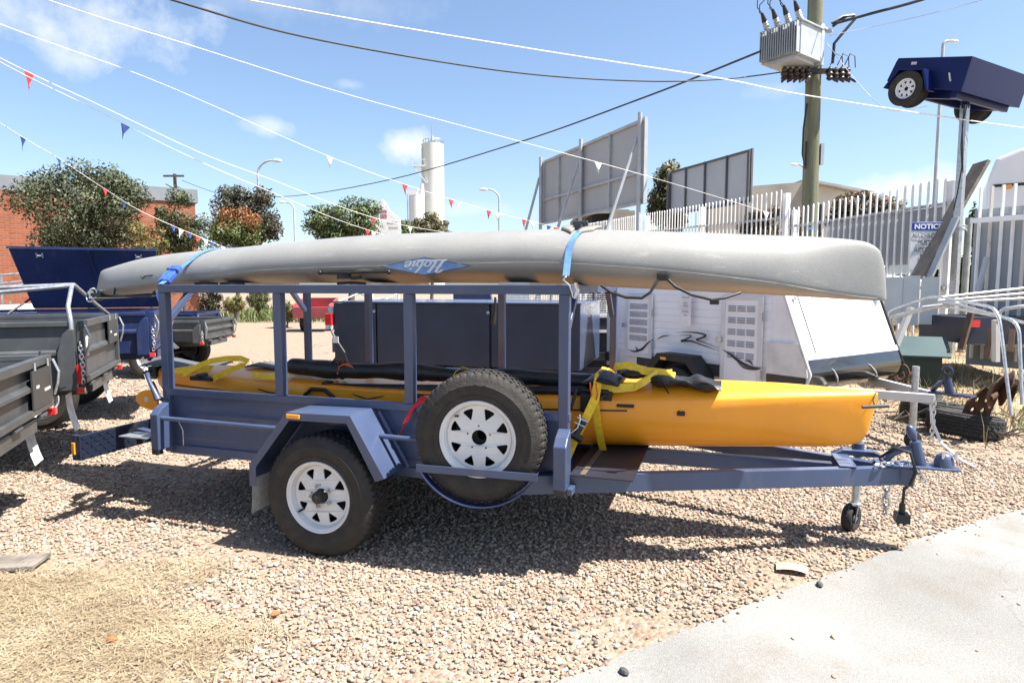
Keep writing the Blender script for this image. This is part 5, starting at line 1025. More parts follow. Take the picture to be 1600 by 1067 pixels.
# white van-like caravan behind the gate
vx = at(1532, 445, 12.5).x; wc = thing('white_caravan', 'white rounded caravan roof behind the gate at the right edge', 'caravan', WF, (vx+2, 13.5, 0))
vz1, vz0 = at(0, 236, 12.5).z, at(0, 292, 12.5).z
pr = [(vx, .7), (vx, vz0), (vx+.03, vz1-.45), (vx+.12, vz1-.15), (vx+.5, vz1), (vx+5, vz1+.1), (vx+5, .7)]
obj('body', MB().prism(pr, 'y', 12.5, 14.8).xf(Matrix.Translation((vx, 12.5, 0)) @ Matrix.Rotation(R(-34), 4, 'Z') @ Matrix.Translation((-vx, -12.5, 0))), M('caravan_white', (.78, .78, .80), .35, 0, .03, 2, coat=.3), wc, None, .06); wm_ = Matrix.Translation((vx, 12.5, 0)) @ Matrix.Rotation(R(-34), 4, 'Z') @ Matrix.Translation((-vx, -12.5, 0)); obj('trim', MB().box(vx+.1, vx+5, 12.485, 12.497, vz0-.02, vz0+.03).xf(wm_), BLACK, wc); obj('marker_lamp', MB().box(vx+.25, vx+.38, 12.47, 12.484, vz0-.07, vz0+.01).xf(wm_), AMBER, wc)
# car behind the fence
cx = at(1402, 425, 13).x; CA = thing('parked_car', 'white car with sloping windscreen half hidden behind the palisade', 'car', WF, (cx, 13, .4)); cz = at(0, 430, 13).z
obj('body', MB().prism([(cx-1.6, .75), (cx-1.6, cz), (cx-.3, cz), (cx+.35, cz-.10), (cx+1.0, cz-.25), (cx+1.1, .75)], 'y', 12.6, 14.2), WHITE, CA, None, .05); obj('windscreen', MB().prism([(cx-.35, cz+.002), (cx-.3, cz+.33), (cx-.15, cz+.38), (cx+.3, cz+.02)], 'y', 12.75, 14.05), M('car_glass', (.20, .25, .30), .08, 0, .1, 3, spec=1), CA, None, .02); obj('roof', MB().prism([(cx-1.5, cz+.003), (cx-1.4, cz+.36), (cx-.2, cz+.42), (cx-.14, cz+.382), (cx-.36, cz+.33), (cx-.42, cz+.003)], 'y', 12.74, 14.06), WHITE, CA, None, .03)
for dx in (-1.1, .6): obj('tyre', MB().lathe([(.12, 0), (.28, -.01), (.32, .04), (.32, .16), (.28, .2), (.12, .2)], 24, (cx+dx, 12.58, .80)), RUBBER, CA, 40)
# low sheet-metal barrier right of the grey kayak
lb0, lb1 = at(1384, 445, 9.3), at(1468, 445, 8.9); LBR = thing('sheet_barrier', 'pale blue-grey sheet metal barrier below the leaning plank', 'barrier', WF, (lb0.x, 8.6, 0)); q = lb1-lb0; bz = at(0, 433, 9.1).z; b0_ = at(0, 506, 9.1).z
for i in range(3):
    p, r_ = lb0+q*(i/3+.004), lb0+q*((i+1)/3-.004); obj('sheet', MB().bar((p.x, p.y+.02*(i % 2), (bz+b0_)/2), (r_.x, r_.y+.02*(i % 2), (bz+b0_)/2), .02, bz-b0_+.04*(i % 2)), LGREY, LBR)
# ================================================================ TRAILERS ON THE LEFT
def tipper(name, label, fr, L_, W_, z0, z1, mat, wheels=True, flap=True, sticker=True, plaque=None, chain=True, midrib=True, lamps=True):
    t = thing(name, label, 'trailer', fr, (0, 0, 0)); zm = z0+(z1-z0)*.52
    for y0, y1, s in ((0, .03, -1), (W_-.03, W_, 1)):
        pn = obj('side_panel', MB().box(-L_, -.05, y0, y1, z0, z1-.04), mat, t)
        ys = (y0-.03, y0-.002) if s < 0 else (y1+.002, y1+.03)
        obj('top_rail', MB().box(-L_, -.04, min(y0, ys[0]), max(y1, ys[1]), z1-.038, z1), mat, t, None, .004)
        if midrib: obj('mid_rib', MB().prism([(y0-.002, zm-.03), (y0-.03, zm-.012), (y0-.03, zm+.012), (y0-.002, zm+.03)] if s < 0 else [(y1+.002, zm-.03), (y1+.03, zm-.012), (y1+.03, zm+.012), (y1+.002, zm+.03)], 'x', -L_+.02, -.06), mat, t)
        obj('corner_post', MB().prism([(-.13, z0-.02), (-.13, zm), (-.09, z1-.10), (-.05, z1-.06), (-.01, z1-.06), (-.01, z0-.02)], 'y', ys[0]-.03, ys[1] if s < 0 else ys[1]+.03), mat, t, None, .004)
    obj('front_panel', MB().box(-L_, -L_+.03, .032, W_-.032, z0, z1-.04), mat, t); obj('floor', MB().box(-L_+.032, -.05, .032, W_-.032, z0, z0+.01), mat, t)
    tg = obj('tailgate', MB().box(-.012, .012, .02, W_-.02, z0+.03, z1), mat, t, None, .003)
    obj('gate_rail', MB().box(.0125, .045, .02, W_-.02, z1-.05, z1+.003), mat, tg, None, .003); obj('gate_rail', MB().box(.0125, .045, .02, W_-.02, z0+.028, z0+.07), mat, tg, None, .003)
    if midrib: obj('gate_rib', MB().prism([(.0125, zm-.03), (.04, zm-.01), (.04, zm+.01), (.0125, zm+.03)], 'y', .06, W_-.06), mat, tg)
    for y in (.05, W_-.05): obj('gate_stile', MB().box(.0125, .04, y-.03, y+.03, z0+.072, z1-.052), mat, tg, None, .003)
    for y in (.25, W_*.5, W_-.25): obj('hinge', MB().cyl((.03, y-.07, z0), (.03, y+.07, z0), .016, n=8), mat, t)
    for y in (.02, W_-.02): obj('latch', MB().tube([(.05, y, z1-.03), (.085, y-.01, z1-.12), (.075, y-.01, z1-.2), (.05, y, z1-.28)], .009, 6), GALV, t)
    obj('chassis', MB().box(-L_+.1, -.02, .25, .33, z0-.10, z0-.003).box(-L_+.1, -.02, W_-.33, W_-.25, z0-.10, z0-.003).box(-.1, .02, .334, W_-.334, z0-.09, z0-.003), mat, t)
    if plaque: o_ = obj('plaque', MB().box(.041, .05, plaque[0], plaque[1], plaque[2], plaque[3]), M('black_plaque', (.035, .037, .04), .4), tg); [obj('plaque_print', MB().box(.0505, .0515, plaque[0]+.07+.17*k, plaque[0]+.13+.24*k, plaque[3]-.12-.04*k, plaque[3]-.10-.04*k), WHITE, o_) for k in range(2)]; [obj('plaque_clip', MB().cyl((.05, yy, plaque[3]), (.05, yy, plaque[3]+.05), .008, n=6), GALV, o_) for yy in (plaque[0]+.06, plaque[1]-.06)]
    if sticker: obj('sticker', MB().cyl((.0125, .26, z1-.22), (.0145, .26, z1-.22), .085, n=28), WHITE, tg)
    if chain: obj('gate_chain', chain_links([(.03, -.06, z1-.18), (.04, -.07, z1-.35), (.03, -.06, z0+.02)], .045, .005, .013), CHROME, t, 50)
    lamps and obj('tail_light', MB().box(.002, .03, -.088, -.062, z0+.03, z0+.19), REDL, t)
    for y in (-.05, W_+.02): obj('marker_lamp', MB().box(-.01, .045, y-.03, y+.03, z0-.045, z0-.0), REDL, t, None, .006)
    if flap:
        for y in (-.02, W_-.17): obj('mud_flap', MB().sheet(lambda u, v: (-.10+.05*v*v, y+.19*u, z0-.06-.30*v), 3, 6), M('white_flap', (.62, .62, .60), .6, 0, .2, 14), t)
    if wheels:
        for sg in (0, 1):
            m_ = Matrix.Identity(4) if sg == 0 else Matrix.Rotation(math.pi, 4, 'Z'); wheel(t, (-L_*.42, -.16 if sg == 0 else W_+.16, .335), m_, hub=False, rl=.19, Rw=.335, tread=False, n=56)
        obj('axle', MB().cyl((-L_*.42, 0, .335), (-L_*.42, W_, .335), .03), BLACK, t)
        for y0, y1 in ((-.2, -.032), (W_+.032, W_+.2)): obj('mudguard', MB().prism([(-L_*.42-.45, z0-.1), (-L_*.42-.25, z0+.10), (-L_*.42+.25, z0+.10), (-L_*.42+.45, z0-.1), (-L_*.42+.42, z0-.1), (-L_*.42+.23, z0+.075), (-L_*.42-.23, z0+.075), (-L_*.42-.42, z0-.1)], 'y', y0, y1), mat, t)
    return t
LR = math.atan2(.375, .927); WV = Vector((-.375, .927, 0))
cB = Vector((-3.27, 4.45, 0))-WV*1.5
FB = Frame(cB.x, cB.y, 0, LR)
tipper('tipper_trailer', 'nearest charcoal trailer cut off at the left edge, black plaque on tailgate', FB, 2.2, 1.5, .67, 1.055, GREYP, plaque=(1.02, 1.42, .74, .99), sticker=False, chain=False)
FA = Frame(-3.51, 5.15, 0, LR); A0, A1 = .715, 1.246
TA = tipper('tipper_trailer', 'charcoal tipping trailer with white round sticker and pipe rack', FA, 2.6, 1.5, A0, A1, GREYP, plaque=(.95, 1.36, .98, 1.20))
obj('rack_hoop', MB().tube([(-.03, -.03, A1-.1), (-.03, -.03, A1), (-.05, .0, A1+.12), (-.10, .38, A1+.285), (-.10, .45, A1+.295), (-.06, 1.0, A1+.12), (-.03, 1.40, A1)], .017, 8), GALV, TA, 50)
obj('rack_pipe', MB().tube([(-.10, .44, A1+.295), (-1.0, .44, A1+.25), (-2.6, .44, A1+.19)], .017, 8), GALV, TA, 50); obj('rack_pipe', MB().tube([(-.10, .36, A1+.285), (-1.2, .30, A1+.17), (-2.6, .25, A1+.06)], .017, 8), GALV, TA, 50)
obj('hose', MB().tube([(-.25, -.02, A0+.3), (-.28, -.05, A0+.1), (-.2, -.06, A0-.02), (-.05, -.05, A0+.02)], .009, 6), BLACK, TA, 50)
FC = Frame(-4.08, 7.2, 0, LR); C0, C1 = .78, 1.235
TB = tipper('lidded_trailer', 'royal blue box trailer with its big lid standing open', FC, 2.5, 1.5, C0, C1, ROYAL, lamps=False)
lid = obj('lid', MB().add([(-1.47, 1.50, C1+.01), (-.05, 1.50, C1+.01), (-.05, 1.20, 1.97), (-1.60, 1.20, 1.97), (-1.47, 1.53, C1+.01), (-.05, 1.53, C1+.01), (-.05, 1.23, 1.98), (-1.60, 1.23, 1.98)], [(0, 1, 2, 3), (7, 6, 5, 4), (0, 4, 5, 1), (1, 5, 6, 2), (2, 6, 7, 3), (3, 7, 4, 0)]), ROYAL, TB)
obj('lid_rib', MB().bar((-.66, 1.49, C1+.03), (-.80, 1.19, 1.955), .03, .02, (0, -1, 0)), ROYAL, lid); obj('lid_edge', MB().bar((-1.62, 1.205, 1.985), (-.03, 1.205, 1.985), .04, .03), ROYAL, lid)
for x in (-1.30, -.25):
    obj('latch_plate', MB().bar((x-.03, 1.203, 1.92), (x-.03, 1.228, 1.865), .015, .02, (0, -1, 0)).bar((x+.03, 1.203, 1.92), (x+.03, 1.228, 1.865), .015, .02, (0, -1, 0)).bar((x-.03, 1.215, 1.893), (x+.03, 1.215, 1.893), .015, .02), GALV, lid)
obj('gas_strut', MB().cyl((-1.66, 1.2, C1-.05), (-1.49, 1.47, C1+.13), .014), BLACK, TB); obj('side_shelf', MB().box(-2.45, -.08, .033, .25, C1-.03, C1-.005), ROYAL, TB)
# silver rails and white cover beyond it
RK = thing('rail_rack', 'silver pipe rails over a white cover left of the open blue lid', 'rack', WF, tuple(at(20, 470, 8.4)))
for i, (ya, yb) in enumerate(((431, 426), (446, 438), (452, 443), (463, 454))): obj('rail', MB().cyl(at(-60, ya+4, 8.6), at(46+i*3, yb, 8.9), .014), GALV, RK, 40)
obj('upright', MB().cyl(at(2, 432, 8.5), at(4, 485, 8.5), .014).cyl(at(15, 470, 8.5), at(16, 485, 8.5), .014), GALV, RK, 40)
obj('cover', MB().add([at(-80, 482, 8.0), at(50, 474, 8.6), at(60, 492, 8.3), at(-60, 502, 7.7), at(-80, 520, 8.0), at(50, 515, 8.6), at(60, 515, 8.3), at(-60, 520, 7.7)], [(0, 1, 2, 3), (4, 7, 6, 5), (0, 4, 5, 1), (1, 5, 6, 2), (2, 6, 7, 3), (3, 7, 4, 0)]), WHITE, RK)
FE = Frame(at(312, 445, 10.6).x, 10.6, 0, R(4))
tipper('low_trailer', 'low charcoal trailer beyond the blue one, tailgate end to the right', FE, 1.9, 1.4, .60, .945, GREYP, sticker=False, flap=False, lamps=False)
FE2 = Frame(at(302, 445, 12.6).x, 12.6, 0, R(6)); tipper('far_trailer', 'small royal blue trailer half hidden behind the low charcoal one', FE2, 1.6, 1.3, .62, .98, ROYAL, sticker=False, flap=False, chain=False, lamps=False)
# ================================================================ BEHIND THE MAIN TRAILER
dv = Vector((3.09, -.9, 0)); FN = Frame(-2.31, 8.3, 0, math.atan2(-.9, 3.09)); NL = dv.length
NV = thing('navy_box_trailer', 'dark navy high-sided box trailer behind the pipe frame', 'trailer', FN, (1.6, .7, 0))
NZ0, NZ1 = .545, 1.305
for xa, xb in ((0, .60), (.62, 2.12), (2.15, NL)): obj('side_panel', MB().box(xa, xb, 0, .03, NZ0, NZ1), M('slate_navy_paint', (.024, .030, .055), .42, 0, .15, 2, .05, 60), NV, None, .003)
obj('body', MB().box(.004, NL-.004, .032, 1.5, NZ0+.004, NZ1-.004), NAVYDK, NV); obj('end_panel', MB().box(NL-.003, NL+.012, -.002, 1.5, NZ0, NZ1+.003), BLUE, NV); obj('lid', MB().box(-.02, NL+.02, -.02, 1.52, NZ1+.004, NZ1+.022), BLUE, NV)
for x in (.61, 2.135): obj('panel_stud', MB().cyl((x-.03, -.003, NZ1-.1), (x-.03, .0, NZ1-.1), .02, n=10), GALV, NV)
obj('tail_light', MB().box(-.10, -.005, -.06, .0, 1.02, 1.17), REDL, NV, None, .006); obj('tail_light', MB().box(-.10, -.005, -.05, .0, .97, 1.018), WHITE, NV); obj('light_bracket', MB().box(-.09, -.01, .002, .10, .96, 1.26), GALV, NV)
obj('mudguard', MB().prism([(-.26, .62), (-.26, .80), (-.20, .99), (-.02, .99), (-.02, .62)], 'y', .35, .62), BLUE, NV, None, .01); obj('tyre', MB().lathe([(.15, 0), (.29, -.01), (.32, .04), (.32, .18), (.29, .22), (.15, .22)], 32, (-.02, .36, .325)), RUBBER, NV, 40)
for x in (1.2, 1.85): obj('tyre', MB().lathe([(.15, 0), (.29, -.01), (.32, .04), (.32, .18), (.29, .22), (.15, .22)], 32, (x, .05, .325)), RUBBER, NV, 40)
obj('chassis', MB().box(0, NL+.9, .3, .38, .43, .54).box(0, NL+.9, 1.1, 1.18, .43, .54), NAVYDK, NV)
obj('cable', MB().tube([(-.03, -.05, 1.0), (.02, -.08, .92), (.10, -.1, .82), (.20, -.1, .68), (.24, -.08, .5)], .014, 6), BLACK, NV); obj('cable_tag', MB().box(.05, .13, -.125, -.115, .80, .88), WHITE, NV)
hc = TF.w((.55, 1.45, 1.45)); solo('hanging_cable', MB().tube([hc, hc+Vector((0, 0, -.08)), hc+Vector((-.01, 0, -.15)), hc+Vector((-.015, 0, -.2))], [.009, .009, .018, .02], 8), BLACK, 'black cable with plug hanging from the roof rails', 'cable', WF, tuple(hc), 50)
# red cart
rc = gnd(473, 520); RX = at(482, 445, 20.6).x; CFR = Frame(RX, 20.8, 0, R(4)); RC = thing('red_cart', 'small faded red tipping cart standing nose down on the gravel', 'cart', CFR, (0, 0, 0))
RED = M('faded_red_paint', (.36, .075, .085), .6, 0, .15, 3)
cm = Matrix.Translation((0, 0, .62)) @ Matrix.Rotation(R(9), 4, 'X')
for nm, b_ in (('front_panel', (-.58, .58, -.02, .02, -.16, .20)), ('back_panel', (-.58, .58, 1.38, 1.42, -.16, .26)), ('side_panel', (-.60, -.56, .022, 1.378, -.16, .26)), ('side_panel', (.56, .60, .022, 1.378, -.16, .26)), ('floor', (-.558, .558, .022, 1.378, -.16, -.13))): obj(nm, MB().box(*b_).xf(cm), RED, RC)
obj('prop_leg', MB().bar((-.05, -.05, .5), (-.08, -.25, .02), .05, .05).box(-.16, .02, -.35, -.2, .0, .04), RED, RC)
for x in (-.5, .38): obj('tyre', MB().lathe([(.12, 0), (.27, -.01), (.29, .04), (.29, .13), (.27, .17), (.12, .17)], 24, (0, 0, 0), 'x').xf(Matrix.Translation((x, .75, .29))), RUBBER, RC, 40)
# cage trailer and odds beyond, seen between posts
cgx0, cgx1 = at(780, 445, 9.4).x, at(962, 445, 9.0).x; CG = thing('cage_trailer', 'charcoal trailer with silver wire mesh cage left of the white dog trailer', 'trailer', WF, (1.2, 9.3, 0))
obj('body', MB().box(at(880, 445, 9.2).x, cgx1+.3, 9.15, 10.6, .55, 1.08), GREYP, CG, None, .004)
for zz in (1.075, .86): obj('edge_rail', MB().box(at(878, 445, 9.2).x, cgx1+.3, 9.11, 9.148, zz, zz+.035), M('bright_edge', (.66, .68, .70), .4), CG)
ms = MB(); zt_ = 1.52
for i in range(56): x = cgx0+i*(cgx1+.3-cgx0)/55; ms.cyl((x, 9.25, 1.12), (x, 9.25, zt_), .0035, n=4)
for i in range(14): z_ = 1.12+i*.031; ms.cyl((cgx0, 9.246, z_), (cgx1+.3, 9.246, z_), .0035, n=4)
obj('mesh', ms, GALV, CG); fr_ = MB()
for x in (cgx0, cgx0+.75, cgx1-.25, cgx1+.3): fr_.cyl((x, 9.25, 1.05), (x, 9.25, zt_), .018, n=8)
fr_.cyl((cgx0, 9.25, zt_), (cgx1+.3, 9.25, zt_), .018, n=8); obj('cage_frame', fr_, GALV, CG)
for x in (cgx0+.9, cgx1): obj('tyre', MB().lathe([(.15, 0), (.29, -.01), (.32, .04), (.32, .18), (.29, .22), (.15, .22)], 28, (x, 9.16, .325)), RUBBER, CG, 40)
solo('navy_trailer', MB().prism([(at(708, 445, 11).x, 1.0), (at(708, 445, 11).x, 1.45), (at(765, 445, 11).x, 1.45), (at(772, 445, 11).x, 1.0)], 'y', 11, 11.8), NAVY, 'navy blue trailer side showing above the dark box trailer', 'trailer', WF, (-.6, 11, 1.0))
solo('pale_panel', MB().prism([(at(778, 445, 10.6).x, 1.0), (at(778, 445, 10.6).x, 1.44), (at(826, 445, 10.6).x, 1.44), (at(832, 445, 10.6).x, 1.0)], 'y', 10.6, 11), LGREY, 'pale blue sheet behind the wire mesh above the dark box trailer', 'sheet', WF, (0, 10.6, 1.0))
sf = thing('silver_frame', 'silver pipe frame showing above the left of the dark box trailer', 'frame', WF, tuple(at(575, 470, 12)))
for a_, b_ in (((525, 473), (562, 458)), ((562, 458), (592, 473)), ((592, 473), (622, 459)), ((530, 476), (600, 466))): obj('pipe', MB().cyl(at(*a_, 12), at(*b_, 12.3), .016), GALV, sf, 40)
# ================================================================ WHITE DOG TRAILER
DU = Vector((.559, -.829, 0)); DF = Frame(2.287, 6.3, 0, math.atan2(-.829, .559))   # x forward to its hitch, y away, origin at centre of front door
DT = thing('dog_trailer', 'white ribbed dog trailer with louvred doors and black swoosh graphic', 'trailer', DF, (-.7, .85, 0))
prof = [(-2.0, .545), (-2.0, 1.80), (.30, 1.80), (.40, 1.50), (.66, .84), (.705, .73), (.67, .62), (.56, .545)]
obj('body', MB().prism(prof, 'y', .012, 1.70), OFFW, DT, None, .01)
ribs = MB()
for k in range(14): z_ = .76+k*.075; ribs.prism([(.004, z_), (.009, z_+.062), (.011, z_+.070), (.011, z_)], 'x', -1.98, min(.30, .68-(z_-.8)*.39))
obj('ribbed_siding', ribs, M('siding_white', (.84, .85, .88), .4, 0, .03, 4), DT)
obj('flat_panel', MB().prism([(.27, .70), (.27, 1.0), (.585, 1.0), (.665, .82), (.685, .70)], 'y', -.012, .011), M('cream_panel', (.66, .65, .62), .5), DT)
obj('dark_sill', MB().box(-1.99, -1.94, -.012, .011, .60, .71).box(.272, .66, -.010, .011, .55, .698).box(-1.45, -.25, -.008, .011, .60, .72), M('dark_brown_trim', (.045, .04, .036), .5), DT)
def louvre_door(x0, x1, z0, z1, rows):
    d = obj('door', MB().box(x0, x1, -.030, -.013, z0, z1), OFFW, DT, None, .003); f_ = MB(); b = .045
    for (u0, u1, v0, v1) in ((x0, x1, z0, z0+b), (x0, x1, z1-b, z1), (x0, x0+b, z0+b, z1-b), (x1-b, x1, z0+b, z1-b)): f_.box(u0, u1, -.037, -.0305, v0, v1)
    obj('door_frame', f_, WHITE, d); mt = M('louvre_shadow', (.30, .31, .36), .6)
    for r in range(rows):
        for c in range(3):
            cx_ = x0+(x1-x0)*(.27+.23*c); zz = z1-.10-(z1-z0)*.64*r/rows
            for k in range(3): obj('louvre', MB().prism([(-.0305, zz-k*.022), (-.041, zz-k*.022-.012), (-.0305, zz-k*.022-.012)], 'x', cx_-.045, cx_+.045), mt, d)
    obj('door_latch', MB().box(x0-.045, x0+.025, -.055, -.038, (z0+z1)/2-.02, (z0+z1)/2+.03), CHROME, d, None, .004)
    for zz in (z0+.15, z1-.2): obj('door_hinge', MB().cyl((x1+.006, -.034, zz-.04), (x1+.006, -.034, zz+.04), .008, n=8), GALV, d)
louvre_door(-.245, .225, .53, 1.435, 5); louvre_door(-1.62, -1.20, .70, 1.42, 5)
obj('wheel_guard', MB().prism([(-1.17, .45), (-1.10, .62), (-.94, .80), (-.50, .80), (-.34, .62), (-.29, .45), (-.36, .45), (-.40, .58), (-.55, .73), (-.90, .73), (-1.03, .58), (-1.09, .45)], 'y', -.22, -.013), M('black_guard', (.016, .016, .018), .6), DT, None, .006)
obj('guard_face', MB().box(-1.02, -.44, -.04, -.0135, .45, .74), BLACK, DT); obj('marker_lamp', MB().box(-.88, -.80, -.228, -.221, .735, .765), AMBER, DT); wheel(DT, (-.72, -.20, .335), Matrix.Identity(4), hub=False, rl=.19, Rw=.335, tread=False, n=48)
# front: white slanted hatch, white band, black rounded lower panel with pale arcs
def fr_pt(s, y, off=.004):   # s along the front profile from the roof edge down
    pts = [(.30, 1.80), (.40, 1.50), (.66, .84), (.705, .73), (.67, .62), (.56, .545)]; d = [0]
    for a_, b_ in zip(pts, pts[1:]): d.append(d[-1]+math.hypot(b_[0]-a_[0], b_[1]-a_[1]))
    s = s*d[-1]; x = np.interp(s, d, [p[0] for p in pts]); z = np.interp(s, d, [p[1] for p in pts]); return (float(x)+off*.93, y, float(z)+off*.36*(1 if z > .73 else -1))
obj('front_hatch', MB().sheet(lambda u_, v_: fr_pt(.10+.58*u_, .20+1.45*v_, .012), 8, 3), M('gloss_white', (.80, .80, .80), .25, 0, .02, 2, coat=.4), DT, 60)
obj('front_band', MB().sheet(lambda u_, v_: fr_pt(.685+.04*u_, .03+1.66*v_, .014), 4, 3), WHITE, DT, 60)
bp_ = obj('black_panel', MB().sheet(lambda u_, v_: fr_pt(.73+.26*u_, .03+1.66*v_, .010), 14, 3), M('gloss_black', (.014, .014, .016), .15, 0, .2, 5, coat=.5), DT, 60)
for yc_, w_ in ((.35, .16), (1.0, .24)): obj('pale_arc', MB().tube([fr_pt(.80+.12*t, yc_+w_*math.sin(t*math.pi/2), .016) for t in np.linspace(0, 1, 10)], [.002+.005*math.sin(t*math.pi) for t in np.linspace(0, 1, 10)], 6), M('pale_silver', (.6, .6, .62), .4), bp_, 60)
for yy in (-.002, 1.702): obj('edge_trim', MB().tube([(p[0]+.008, yy, p[1]) for p in prof[2:]], .014, 8), WHITE if yy < 1 else BLACK, DT, 50)
obj('hatch_seam', MB().tube([fr_pt(.12+.55*t, .42, .0165) for t in np.linspace(0, 1, 8)], .003, 5), M('seam_grey', (.3, .3, .32), .6), DT)
obj('hatch_knob', MB().ball(fr_pt(.30, .12, .02), .02, 8), CHROME, DT); obj('grab_handle', MB().tube([fr_pt(.20, .95, .02), fr_pt(.20, 1.1, .04), fr_pt(.20, 1.2, .02)], .016, 8), BLACK, DT, 50); obj('lamp', MB().ball(fr_pt(.30, 1.58, .05), .045, 10).cyl(fr_pt(.20, 1.58, .02), fr_pt(.30, 1.58, .05), .012), BLACK, DT, 60)
# swoosh graphic, flat print on the side
def swoosh(pts, wd, name='graphic'):
    mb = MB(); rows = []
    for i, (x, z) in enumerate(pts):
        a_, b_ = pts[max(i-1, 0)], pts[min(i+1, len(pts)-1)]; dx, dz = b_[0]-a_[0], b_[1]-a_[1]; l = math.hypot(dx, dz) or 1; w_ = wd[i] if isinstance(wd, list) else wd*math.sin(math.pi*(i+.25)/(len(pts)-.5))
        rows.append([(x-dz/l*w_, -.0425, z+dx/l*w_), (x+dz/l*w_, -.0425, z-dx/l*w_)])
    mb.ring(rows, False); obj(name, mb, M('graphic_black', (.03, .03, .035), .5), DT)
def gp(px, py):   # pixel to place on the side plane
    d0 = at(px, py, 1)-Vector((0, 0, CAMH)); o = DF.l((0, 0, CAMH)); d1 = DF.m.to_3x3().inverted() @ d0; t_ = (-.0425-o.y)/d1.y; p = o+d1*t_; return (p.x, p.z)
def sm(pl, n=5):
    out = []
    for i in range(len(pl)-1):
        p0, p1, p2, p3 = pl[max(i-1, 0)], pl[i], pl[i+1], pl[min(i+2, len(pl)-1)]
        for k in range(n):
            t = k/n; out.append(tuple(.5*((2*p1[j])+(-p0[j]+p2[j])*t+(2*p0[j]-5*p1[j]+4*p2[j]-p3[j])*t*t+(-p0[j]+3*p1[j]-3*p2[j]+p3[j])*t**3) for j in (0, 1)))
    return out+[pl[-1]]
for pl, wd in (([(980, 546), (992, 549), (1003, 545), (1012, 536), (1022, 529)], .012), ([(993, 541), (996, 547), (1006, 546)], .010), ([(1026, 531), (1034, 526), (1046, 524)], .008), ([(1052, 520), (1072, 519), (1090, 520), (1103, 524), (1096, 528), (1088, 531), (1100, 535), (1126, 545)], .011), ([(1058, 524), (1080, 524), (1072, 530), (1064, 533), (1080, 533), (1100, 540), (1126, 549)], .011), ([(1128, 546), (1140, 553), (1150, 561), (1160, 568), (1176, 574), (1192, 574)], .015), ([(1152, 566), (1162, 574), (1178, 577), (1190, 576)], .009), ([(1163, 563), (1172, 565), (1176, 571)], .010)): swoosh([gp(*p) for p in sm(pl)], wd)
obj('paper_notice', MB().sheet(lambda u_, v_: (-.77+.155*u_, -.046-.012*math.sin(u_*2), 1.44-.34*v_), 5, 5), M('paper', (.74, .73, .76), .8), DT)
for k, (w_, z_) in enumerate(((.10, 1.40), (.05, 1.34), (.06, 1.31), (.08, 1.25), (.05, 1.21))): obj('notice_print', MB().box(-.69-w_/2, -.69+w_/2, -.0625, -.060, z_, z_+.012), M('print_grey', (.45, .44, .46), .8), DT)
# its drawbar
PALEM = M('pale_painted_steel', (.52, .52, .51), .5, .1, .06, 5)
for y0 in (.25, 1.45): obj('drawbar', MB().bar((.45, y0, .55), (1.42, .80+(.05 if y0 > 1 else -.05), .545), .05, .08), PALEM if y0 < 1 else GALVD, DT, None, .004)
obj('coupling', MB().box(1.35, 1.68, .78, .90, .585, .60).cyl((1.50, .84, .60), (1.47, .84, .72), .035).tube([(1.36, .84, .60), (1.42, .84, .68), (1.48, .84, .70)], .02, 8), NAVY, DT, 40); obj('lock_handle', MB().tube([(1.47+.035*math.cos(t), .84, .79+.035*math.sin(t)) for t in np.linspace(0, 6.28, 14)], .014, 6).cyl((1.47, .84, .70), (1.47, .84, .76), .018), NAVYDK, DT, 50)
obj('jockey_tube', MB().cyl((1.20, .88, .22), (1.20, .88, .80), .03), GALV, DT, 40); obj('jockey_wheel', MB().lathe([(.02, -.03), (.07, -.03), (.085, 0), (.07, .03), (.02, .03)], 20, (0, 0, 0)).xf(Matrix.Translation((1.24, .80, .14)) @ Matrix.Rotation(R(70), 4, 'Z')), RUBBER, DT, 40)
obj('safety_chain', chain_links([(1.42, .74, .55), (1.42, .74, .16)], .055, .006, .016), CHROME, DT, 50); obj('white_strap', MB().tube([(1.40, .73, .5), (1.42, .72, .36), (1.52, .68, .18), (1.72, .58, .09), (1.85, .5, .075)], .012, 6), WHITE, DT, 50)
# ================================================================ RIGHT-HAND CLUTTER
def frame_thing(label, pts, r=.0145): return solo('pipe_frame', MB().tube([at(*p) for p in pts], r, 8), GALV, label, 'pipe frame', WF, tuple(at(*pts[0])), 50, group='stacked pipe frames')
def rnd(pts, k=.3):
    out = [pts[0]]
    for a_, b_, c_ in zip(pts, pts[1:], pts[2:]):
        for t in (0, .25, .5, .75, 1):
            q0 = [b_[j]+(a_[j]-b_[j])*k*(1-t) for j in range(3)]; q1 = [b_[j]+(c_[j]-b_[j])*k*t for j in range(3)]; out.append(tuple(q0[j]*(1-t)+q1[j]*t for j in range(3)))
    return out+[pts[-1]]
frame_thing('front pipe frame arching from the dog trailer nose down to the right', rnd([(1390, 530, 7.3), (1388, 486, 7.2), (1458, 462, 6.7), (1560, 482, 5.8), (1580, 648, 5.55)], .16))
frame_thing('pipe frame whose right leg stands closest to the picture edge', rnd([(1394, 520, 7.3), (1392, 494, 7.25), (1480, 471, 6.7), (1592, 503, 5.7), (1597, 632, 5.6)], .16))
frame_thing('pipe frame lying third in the stack with its straight side rising right', rnd([(1400, 506, 7.4), (1396, 497, 7.3), (1470, 478, 6.8), (1572, 497, 6.0), (1640, 515, 5.6)], .14))
frame_thing('topmost straight pipe frame running off the right edge', [(1455, 466, 7.0), (1530, 458, 7.0), (1640, 446, 7.0)])
frame_thing('second straight pipe running off the right edge under the topmost', [(1465, 470, 6.9), (1540, 464, 6.8), (1640, 455, 6.7)])
frame_thing('lower straight pipe crossing the stack to the right edge', [(1440, 480, 6.8), (1530, 470, 6.6), (1640, 464, 6.5)])
